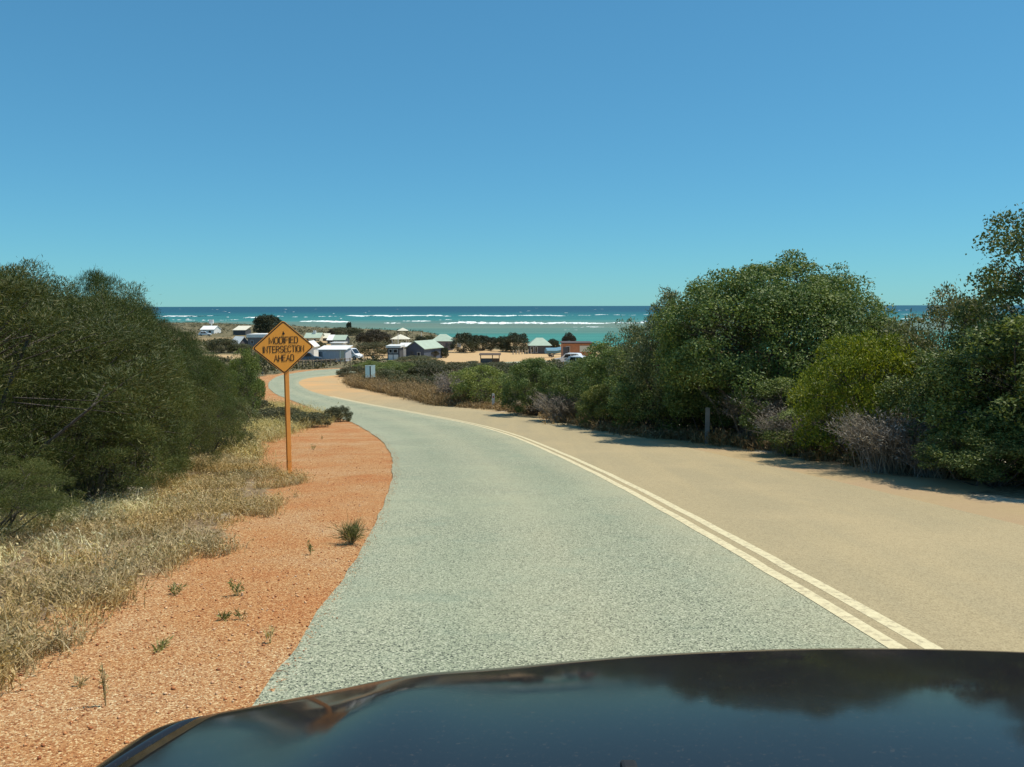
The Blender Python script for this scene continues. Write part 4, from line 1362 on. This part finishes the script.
building('beach_house', 'house with a broad pale green roof and dark open front at the beach edge', 'house', 528, 552, 353.5, 338.3, 8, W_DARK, R_GREEN, 'hip', 0.56, wins=((.05, .2, .2, .9), (.26, .38, .2, .9)), doors=((.72, .86, 0, .85),), door_mat=W_DARK)
e = building('kiosk', 'terracotta kiosk with a flat dark roof and a long white window', 'kiosk', 561.5, 593, 359.5, 342.6, 6, W_BRICK, R_DARK, 'flat', wins=((.10, .24, .45, .85),))
MB().box(0.4, 2.5, -0.05, -0.004, e['he'] * .52, e['he'] * .88).build('shutter', R_CREAM, e)
MB().box(-e['w'] / 2 + .25, -e['w'] / 2 + 1.1, -0.06, -0.004, 0.1, e['he'] * .8).build('doorway', W_DARK, e)

# open shelters with pyramid roofs
def shelter(px0, px1, base, top, label, mast):
    xc, yc = bp((px0 + px1) / 2, base); w = (px1 - px0) * yc / F_PX
    g = ground_at(xc, yc)
    H = (HORIZON - top) / F_PX * yc - g
    e = empty('beach_shelter', (xc, yc, g), label, 'shelter', 'pyramid-roofed beach shelters')
    m = MB()
    v = [m.bm.verts.new(p) for p in ((-w / 2, -w / 2, H * .68), (w / 2, -w / 2, H * .68), (w / 2, w / 2, H * .68), (-w / 2, w / 2, H * .68), (0, 0, H))]
    for f in ((0, 1, 4), (1, 2, 4), (2, 3, 4), (3, 0, 4), (3, 2, 1, 0)):
        m.bm.faces.new([v[i] for i in f])
    m.build('roof', R_CREAM, e)
    for sx in (-1, 1):
        for sy in (-1, 1):
            MB().tube((sx * w * .4, sy * w * .4, -.2), (sx * w * .4, sy * w * .4, H * .69), 0.09).build('post', W_BROWN if not mast else W_WHITE, e)
    return e


shelter(397.5, 408, 336, 327.3, 'smaller and farther pyramid-roofed beach shelter, on the dune by the water', False)
shelter(391.5, 409.5, 347.3, 333.8, 'larger pyramid-roofed beach shelter on white posts behind the boxy house', True)

# notice shelter on the sand
xc, yc = bp(490, 365)
e = empty('notice_shelter', (xc, yc, ground_at(xc, yc)), 'brown timber shelter with open slots under its roof at the sandy clearing', 'shelter')
MB().poly([(-1.6, -.7, 1.55), (-1.6, 1.0, 1.72), (-1.6, 1.0, 1.80), (-1.6, -.7, 1.63)], (3.2, 0, 0)).build('roof', W_BROWN, e)
for x in (-1.4, 0.35, 1.35):
    MB().box(x - .06, x + .06, 0, .12, -.2, 1.60).build('post', W_BROWN, e)
MB().box(-1.34, 0.29, 0.03, 0.08, 0.1, 1.05).build('board', W_DARK, e)
MB().box(0.41, 1.29, 0.03, 0.08, 0.1, 1.05).build('board', W_BROWN, e)

# low bollards in front of the beach house
b_first = None
for k, px in enumerate(np.linspace(513, 531, 7)):
    x, y = bp(px, 354.2 - 0.1 * k)
    if b_first is None:
        o = MB().tube((0, 0, -.2), (0, 0, .95), .13, .11, n=7).build('bollard', plain('bleached_timber', (0.42, 0.36, 0.28), 0.9, var=0.2), None, smooth=False)
        b_first = o
    else:
        o = link(b_first.copy())
    o.location = (x, y, ground_at(x, y))
    tag(o, 'bleached timber bollard in the row across the sand beside the broad green-roofed house', 'bollard', 'bollards on the sandy clearing')

# post-and-rail fence behind the bend
fp = [bp(px, py) for px, py in ((282, 367.6), (296, 366.3), (312, 365.2), (330, 364.4), (350, 363.7))]
fp = resample(np.array(fp), 19)
FT = plain('fence_timber', (0.24, 0.18, 0.13), 0.9, var=0.25)
fx, fy_ = fp[0]
e = empty('post_fence', (fx, fy_, ground_at(fx, fy_)), 'low brown post-and-rail fence between the bend and the shacks', 'fence')
for k, (x, y) in enumerate(fp):
    z_ = ground_at(x, y) - e.location.z
    MB().box(x - fx - .07, x - fx + .07, y - fy_ - .07, y - fy_ + .07, z_ - .2, z_ + .95).build('post', FT, e)
    if k:
        px_, py_ = fp[k - 1]
        zp = ground_at(px_, py_) - e.location.z
        MB().tube((px_ - fx, py_ - fy_, zp + .8), (x - fx, y - fy_, z_ + .8), .05, n=6).build('rail', FT, e)

# white notice on legs by the dark trees
xc, yc = bp(459, 350)
e = empty('notice_board', (xc, yc, ground_at(xc, yc)), 'small white notice board in front of the dark trees by the beach', 'notice board')
MB().box(-.45, .45, -.03, .03, .75, 1.75).build('board', W_WHITE, e)
for x in (-.4, .4):
    MB().box(x - .05, x + .05, .035, .11, -.2, 1.7).build('leg', W_BROWN, e)


# ------------------------------------------------------------------ vehicles of the settlement
TYRE = plain('tyre_rubber', (0.02, 0.02, 0.02), 0.85)
RIM = plain('wheel_rim', (0.45, 0.45, 0.45), 0.35, metal=0.8)
CARWHITE = plain('white_car_paint', (0.78, 0.79, 0.79), 0.25, var=0.03, spec=0.5)


def wheels(e, pts, rad, wid):
    for x, y, s in pts:
        t = MB().tube((x, y - wid / 2, rad), (x, y + wid / 2, rad), rad, n=20).build('wheel', TYRE, e, bevel=0.02)
        MB().tube((x, y + s * (wid / 2 + .001), rad), (x, y + s * (wid / 2 + .014), rad), rad * .58, n=16).build('rim', RIM, t)


def small_car(px, base, label, rz, paint, van=False, length=4.6):
    x, y = bp(px, base)
    e = empty('parked_van' if van else 'parked_car', (x, y, ground_at(x, y)), label, 'van' if van else 'car', 'white vehicles parked in the settlement', rz)
    Ln, Wd = length, 1.86
    h1, h2 = (1.0, 2.05) if van else (0.92, 1.66)
    prof = [(-Ln / 2, .35), (-Ln / 2 - .05, .6), (-Ln / 2 + .05, h1), (-Ln / 2 + (.25 if not van else .1), h1 + .05)]
    prof += [(-Ln / 2 + (.65 if not van else .25), h2 - .06), (-Ln / 2 + (.9 if not van else .5), h2), (Ln / 2 - (2.2 if not van else 1.7), h2), (Ln / 2 - (1.95 if not van else 1.4), h2 - .06), (Ln / 2 - (1.2 if not van else .65), h1 + .05),
             (Ln / 2 - .1, h1 - .14), (Ln / 2 + .02, h1 - .35), (Ln / 2, .35)]
    m = MB().poly([(a, -Wd / 2, b) for a, b in prof], (0, Wd, 0))
    m.build('body', paint, e, bevel=0.05)
    xs0, xs1 = -Ln / 2 + (.95 if not van else .75), Ln / 2 - (2.0 if not van else 1.45)
    mid = (xs0 + xs1) / 2
    for s in (-1, 1):
        for a, b, sl in ((xs0, mid - .05, 0), (mid + .05, xs1, .35)):
            m = MB().poly([(a - (0.12 if sl == 0 else 0), s * (Wd / 2 + .002), h1 + .08), (b + sl, s * (Wd / 2 + .002), h1 + .08), (b, s * (Wd / 2 + .002), h2 - .14), (a, s * (Wd / 2 + .002), h2 - .14)], (0, s * .012, 0))
            m.build('side_window', GLASS, e)
    fx0, fx1 = Ln / 2 - (1.2 if not van else .65), Ln / 2 - (1.95 if not van else 1.4)
    nx = Vector((h2 - .06 - h1 - .05, 0, fx0 - fx1)).normalized()
    a = Vector((fx0, -Wd / 2 + .12, h1 + .05)); b = Vector((fx1, -Wd / 2 + .16, h2 - .06))
    p0 = a + (b - a) * .1 + nx * .003; p1 = a + (b - a) * .93 + nx * .003
    MB().poly([p0, p0 + Vector((0, Wd - .24, 0)), p1 + Vector((0, Wd - .32, 0)), p1], nx * .012).build('windscreen', GLASS, e)
    MB().box(-Ln / 2 - .03, -Ln / 2 + .02, -Wd / 2 + .2, Wd / 2 - .2, h1 + .18, h2 - .35).build('rear_window', GLASS, e)
    for s in (-1, 1):
        MB().box(Ln / 2 - .02, Ln / 2 + .05, s * .62 - .18, s * .62 + .18, .60, .76).build('headlight', RIM, e)
        MB().box(-Ln / 2 - .07, -Ln / 2 - .02, s * .72 - .1, s * .72 + .1, .62, .86).build('tail_light', REFL, e)
    wheels(e, [(sx * Ln * .31, s * (Wd / 2 - .11), s) for sx in (-1, 1) for s in (-1, 1)], .36, .24)
    CLEAR.append([(x - 3, y - 3), (x + 3, y - 3), (x + 3, y + 3), (x - 3, y + 3)])
    return e


small_car(350.5, 359.0, 'white van parked against the cream door end of the grey shed', -0.35, CARWHITE, van=True, length=4.2)
small_car(582, 368.4, 'white car closest to the thicket, parked below the terracotta kiosk', -0.5, CARWHITE, length=4.5)
small_car(569, 364.0, 'white car parked behind the other one, beside the terracotta kiosk', 2.8, CARWHITE)
small_car(307.5, 361.5, 'blue-grey car half hidden behind the orange road sign', 0.3, plain('blue_grey_paint', (0.10, 0.14, 0.19), 0.3, var=0.05))
small_car(205, 335.5, 'white off-road car beside the farthest white-roofed shack', 0.2, CARWHITE)

# upturned blue boat on a trailer, seen between the house and the kiosk
x_, y_ = bp(556, 357)
e = empty('dinghy', (x_, y_, ground_at(x_, y_)), 'blue tarpaulin-covered dinghy standing on a trailer between the green-roofed house and the kiosk', 'boat', None, 0.25)
r2 = []
for k in range(13):
    t = -1 + 2 * k / 12
    r2.append((t * 2.1, 0.82 * math.sqrt(max(0.02, 1 - max(0, t) ** 2.2)) * (1 if t > -.98 else .95)))
m = MB(); rows = []
for x, b in r2:
    kk = 0.62 + max(0, x) * .18
    rows.append([m.bm.verts.new((x, s * b, z)) for s, z in ((0, kk), (.75, kk + .12), (1, kk + .62), (.6, kk + .95), (0, kk + 1.15), (-.6, kk + .95), (-1, kk + .62), (-.75, kk + .12))])
for a, b in zip(rows, rows[1:]):
    for i in range(8):
        m.bm.faces.new((a[i], a[(i + 1) % 8], b[(i + 1) % 8], b[i]))
m.bm.faces.new(rows[0]); m.bm.faces.new(rows[-1][::-1])
m.build('hull', plain('blue_tarpaulin', (0.12, 0.27, 0.36), 0.7, var=0.15), e, smooth=False)
m = MB().box(-1.8, 2.9, -.05, .05, .42, .52).box(-1.4, -1.28, -.8, .8, .38, .5).box(-.4, -.3, -.6, .6, .5, .72)
m.build('trailer_frame', GALV, e)
wheels(e, [(-1.0, -.85, -1), (-1.0, .85, 1)], .3, .18)
CLEAR.append([(x_ - 3, y_ - 2), (x_ + 3, y_ - 2), (x_ + 3, y_ + 2), (x_ - 3, y_ + 2)])

for px, base, top, lab in ((421.5, 347, 331.5, 'thin white pole standing between the slate blue shed and the hipped-roof house'), (398.2, 352, 333, 'thin white pole standing up behind the boxy house roof')):
    x_, y_ = bp(px, base)
    g_ = ground_at(x_, y_); h_ = (HORIZON - top) / F_PX * y_ - g_
    tag(MB().tube((0, 0, -.2), (0, 0, h_), .075, .05, n=8).build('flag_pole', W_WHITE), lab, 'pole').location = (x_, y_, g_)
# ------------------------------------------------------------------ trees and big bushes of the settlement
VT = [  # name, mesh, px, base row, top row, width px, label, category
    ('coastal_bush', 'purple0', 375, 347, 329.5, 34, 'wide dusky brown-grey bush in the middle of the settlement', 'bush'),
    ('coastal_bush', 'heath0', 372, 355, 342, 36, 'broad olive bush right behind the white van', 'bush'),
    ('beach_tree', 'dark0', 268, 335, 314.5, 26, 'dark spreading tree rising behind the orange road sign against the sea', 'tree'),
    ('beach_tree', 'dark0', 349, 331, 321.5, 5, 'small pointed tree alone on the dune against the surf', 'tree'),
    ('coastal_bush', 'heath1', 345, 335, 327, 34, 'wide olive bush on the dune below the small pointed tree', 'bush'),
    ('beach_tree', 'dark1', 465, 352, 333.0, 29, 'dark dense tree with the white notice board before it', 'tree'),
    ('beach_tree', 'dark1', 482, 350, 335.4, 30, 'dark tree with a sloping top at the end of the notice board clump', 'tree'),
    ('beach_tree', 'dark0', 502, 351, 336.2, 15, 'dark round tree in front of the lagoon, nearer the notice board', 'tree'),
    ('beach_tree', 'dark1', 516, 351.5, 333.2, 27, 'dark round tree in front of the lagoon, nearer the broad green-roofed house', 'tree'),
    ('beach_tree', 'purple0', 569, 349, 332.8, 15, 'round dark tree standing behind the terracotta kiosk', 'tree'),
    ('coastal_bush', 'dark0', 553, 351, 339, 12, 'dark bush between the broad green-roofed house and the kiosk', 'bush'),
    ('coastal_bush', 'dark0', 421, 348, 335.5, 12, 'dark bush behind the slate blue gabled shed', 'bush'),
    ('coastal_bush', 'heath1', 430, 343, 335, 12, 'green bush on the dune beside the hipped-roof house', 'bush'),
    ('coastal_bush', 'dark0', 443, 357, 347, 10, 'dark narrow bush at the sand in front of the hipped-roof house', 'bush'),
    ('coastal_bush', 'purple0', 432, 357.5, 349, 14, 'dusky bush beside the slate blue gabled shed on the sand', 'bush'),
    ('coastal_bush', 'heath2', 319, 349, 341, 14, 'yellowish bush between the road sign and the dark-walled house', 'bush'),
    ('coastal_bush', 'purple0', 331, 339, 328.8, 8, 'dark bush beside the white water tank', 'bush'),
    ('coastal_bush', 'dark0', 345, 357.5, 352.5, 6, 'small dark bush between the grey shed and the white van', 'bush'),
    ('coastal_bush', 'heath0', 240, 352, 343, 26, 'olive bush in front of the white tent-like hut', 'bush'),
    ('coastal_bush', 'heath2', 262, 362, 350, 30, 'olive bush below the long purple-grey house', 'bush'),
    ('coastal_bush', 'heath1', 285, 364, 352, 28, 'olive bush just under the orange road sign panel', 'bush'),
    ('coastal_bush', 'heath0', 222, 352, 338, 30, 'olive bush at the end of the dark wattles near the coast', 'bush'),
    ('coastal_bush', 'purple0', 329, 362, 358.6, 12, 'low dark bush against the wall of the grey shed', 'bush'),
    ('coastal_bush', 'heath2', 418, 362, 355, 40, 'low bush between the boxy house and the sandy clearing', 'bush'),
]
for name, key, px, base, top, w, lab, cat in VT:
    x, y = bp(px, base)
    g = ground_at(x, y)
    H = max(0.4, (HORIZON - top) / F_PX * y - g)
    tree_ = cat == 'tree'
    bush(name, key, x, y, w / F_PX * y, H, lab, cat, 'trees along the beach' if tree_ else 'bushes among the shacks', parts=('crown', 'trunk') if tree_ else ('foliage', 'stems'))

# ------------------------------------------------------------------ the car the photograph is taken from
pm, N, L, B = mat('black_car_paint')
B.inputs['Base Color'].default_value = (0.006, 0.008, 0.012, 1)
B.inputs['Roughness'].default_value = 0.22
B.inputs['Specular IOR Level'].default_value = 0.0
B.inputs['Coat Weight'].default_value = 0.62
B.inputs['Coat Roughness'].default_value = 0.03
tc = N.new('ShaderNodeTexCoord').outputs['Object']
dust = maprange(N, L, noise(N, L, tc, 160, 4, 0.7), 0.57, 0.85, 0.03, 0.26)
L.new(mix(N, L, dust, (0.006, 0.008, 0.012), (0.30, 0.22, 0.15)), B.inputs['Base Color'])
L.new(maprange(N, L, noise(N, L, tc, 9, 5), 0.3, 0.7, 0.05, 0.11), B.inputs['Coat Roughness'])
PAINT = pm
HP_ = dict(W=1.03, yf=1.5, c2=.3696, h0=1.20, sl=.07, cf=.0515, fd=.5, fr=.36, sd=.25, sr=.16)
XC = 0.490
car = empty('car', (XC, -0.15, -1.5), 'black car with a glossy bonnet driving down the chip-sealed lane', 'car')
car.rotation_euler = (-0.0997, 0, 0)


def hood_h(X, Y):
    P_ = HP_
    a = np.abs(X) / P_['W']
    yf = P_['yf'] - P_['c2'] * a ** 2
    h = P_['h0'] - P_['sl'] * (Y - .6) - .10 * np.clip(Y - .6, 0, 9) ** 2 - P_['cf'] * a ** 2
    t = yf - Y
    h = h - P_['fd'] * np.clip((P_['fr'] - t) / P_['fr'], 0, 1.6) ** 2.3
    s = P_['W'] - np.abs(X)
    h = h - P_['sd'] * np.clip((P_['sr'] - s) / P_['sr'], 0, 1) ** 2
    h = h + 0.009 * np.exp(-((np.abs(X) - (.66 - .08 * np.clip(Y - .6, 0, 1))) / .075) ** 2) * np.clip((t - .08) / .35, 0, 1)
    return h


def yfront(X):
    return HP_['yf'] - HP_['c2'] * (np.abs(X) / HP_['W']) ** 2


def hood_patch(x0f, x1f, t0, t1, nx, ny, y_back=0.30, y_front=None):
    """part of the front skin between two side lines (functions of t = 0 back .. 1 front)"""
    V = []
    for j in range(ny + 1):
        t = t0 + (t1 - t0) * j / ny
        a, b = x0f(t), x1f(t)
        X = np.linspace(a, b, nx + 1)
        Y = y_back + (yfront(X) + 0.03 - y_back) * t
        V.append(np.column_stack([X, Y, hood_h(X, Y)]))
    V = np.concatenate(V)
    i = np.arange(nx * ny); r_, c_ = i // nx, i % nx
    F = np.stack([r_ * (nx + 1) + c_, r_ * (nx + 1) + c_ + 1, (r_ + 1) * (nx + 1) + c_ + 1, (r_ + 1) * (nx + 1) + c_], 1)
    return V, F


def panel_obj(name, V, F, thick=0.012):
    o = np_obj(name, V, F, PAINT, car, smooth=True)
    md = o.modifiers.new('thickness', 'SOLIDIFY'); md.thickness = thick; md.offset = -1
    return o


seam = lambda t: 0.885 - 0.10 * t ** 2
panel_obj('bonnet', *hood_patch(lambda t: -seam(t), lambda t: seam(t), 0, 0.90, 90, 90))
for s in (-1, 1):
    if s < 0:
        V, F = hood_patch(lambda t: -1.03, lambda t: -seam(t) - 0.007, 0, 0.90, 16, 90)
    else:
        V, F = hood_patch(lambda t: seam(t) + 0.007, lambda t: 1.03, 0, 0.90, 16, 90)
    # the flank hangs below the shoulder line
    edge = V.reshape(91, 17, 3)[:, 0 if s < 0 else -1]
    n_ = len(V); low = []
    ns = 8
    for k in range(1, ns + 1):
        q = edge.copy(); q[:, 2] = edge[:, 2] - (edge[:, 2] - 0.62) * k / ns; q[:, 0] += s * 0.035 * math.sin(k / ns * 2.6)
        low.append(q)
    rings = [np.arange(91) * 17 + (0 if s < 0 else 16)] + [n_ + k * 91 + np.arange(91) for k in range(ns)]
    V = np.concatenate([V] + low)
    FF = [F]
    for a, b in zip(rings, rings[1:]):
        q = np.stack([a[:-1], a[1:], b[1:], b[:-1]], 1)
        FF.append(q if s > 0 else q[:, ::-1])
    panel_obj('fender', V, np.concatenate(FF))
DARKPL = plain('black_plastic', (0.015, 0.015, 0.016), 0.6)
# gutter below the panel gaps, nose, bumper, grille, lamps, wheels
for s in (-1, 1):
    m = MB()
    for j in range(12):
        t0, t1 = j / 12 * .88, (j + 1) / 12 * .88
        pts = []
        for t in (t0, t1):
            x = s * (seam(t) + .0035); y = 0.30 + (float(yfront(np.array(x))) + .03 - .30) * t
            pts.append(Vector((x, y, float(hood_h(np.array(x), np.array(y))) - .03)))
        m.tube(pts[0], pts[1], .012, n=6)
    m.build('seam_channel', DARKPL, car)
xs = np.linspace(-.98, .98, 41)
yn = 0.30 + (yfront(xs) + .03 - .30) * .90 - .02
zt = hood_h(xs, yn) - .02
rows = [(yn - .02, zt - .01), (yn + .06, zt - .04), (yn + .12, zt - .14), (yn + .13, zt * 0 + .52), (yn + .10, zt * 0 + .36), (yn - .02, zt * 0 + .28)]
V = np.concatenate([np.column_stack([xs, y, z]) for y, z in rows])
i = np.arange(40 * 5); rr_, cc_ = i // 40, i % 40
F = np.stack([rr_ * 41 + cc_, rr_ * 41 + cc_ + 1, (rr_ + 1) * 41 + cc_ + 1, (rr_ + 1) * 41 + cc_], 1)
panel_obj('bumper', V, F[:, ::-1])
yc_ = float(np.interp(0, xs, yn))
MB().box(-.5, .5, yc_ + .10, yc_ + .15, .50, .64).build('grille', DARKPL, car, bevel=.01)
for s in (-1, 1):
    y_h = float(np.interp(s * .72, xs, yn))
    MB().box(s * .72 - .17, s * .72 + .17, y_h + .02, y_h + .14, .60, .72).build('headlight', plain('headlight_lens', (0.55, 0.57, 0.58), 0.08, metal=0.5), car, bevel=.02)
wheels(car, [(s * .80, .78, s) for s in (-1, 1)], .36, .24)
# washer jet on the bonnet
yj = 0.672; xj = 0.097 - XC
zj = float(hood_h(np.array(xj), np.array(yj)))
m = MB().box(xj - .007, xj + .007, yj - .009, yj + .008, zj - .004, zj + .006)
m.build('washer_jet', DARKPL, car, bevel=.003)
# heath is set out last, clear of every building
HP = HP[~np.any([inside(HP, q) for q in CLEAR], axis=0)] if CLEAR else HP
HP = HP[:9000]
z = surf_z(HP)
VV = []
for (x, y), zz in zip(HP, z):
    s = r.uniform(0.35, 1.0) * (1.0 if y < 200 else 1.25)
    k = 26 if y < 140 else 15
    d = r.normal(size=(k, 3)); d[:, 2] = np.abs(d[:, 2]); d = unit(d)
    p = np.array([x, y, zz]) + d * np.array([s, s, s * 0.75]) * r.uniform(0.5, 1.0, (k, 1))
    V, _ = leaf_quads(r, p, unit(d + r.normal(size=(k, 3)) * 0.5), 0.42 * s, 0.26 * s)
    VV.append(V)
V = np.concatenate(VV)
tag(np_obj('heath_scrub', V, np.arange(len(V)).reshape(-1, 4), LEAF['heath']), kind='stuff')
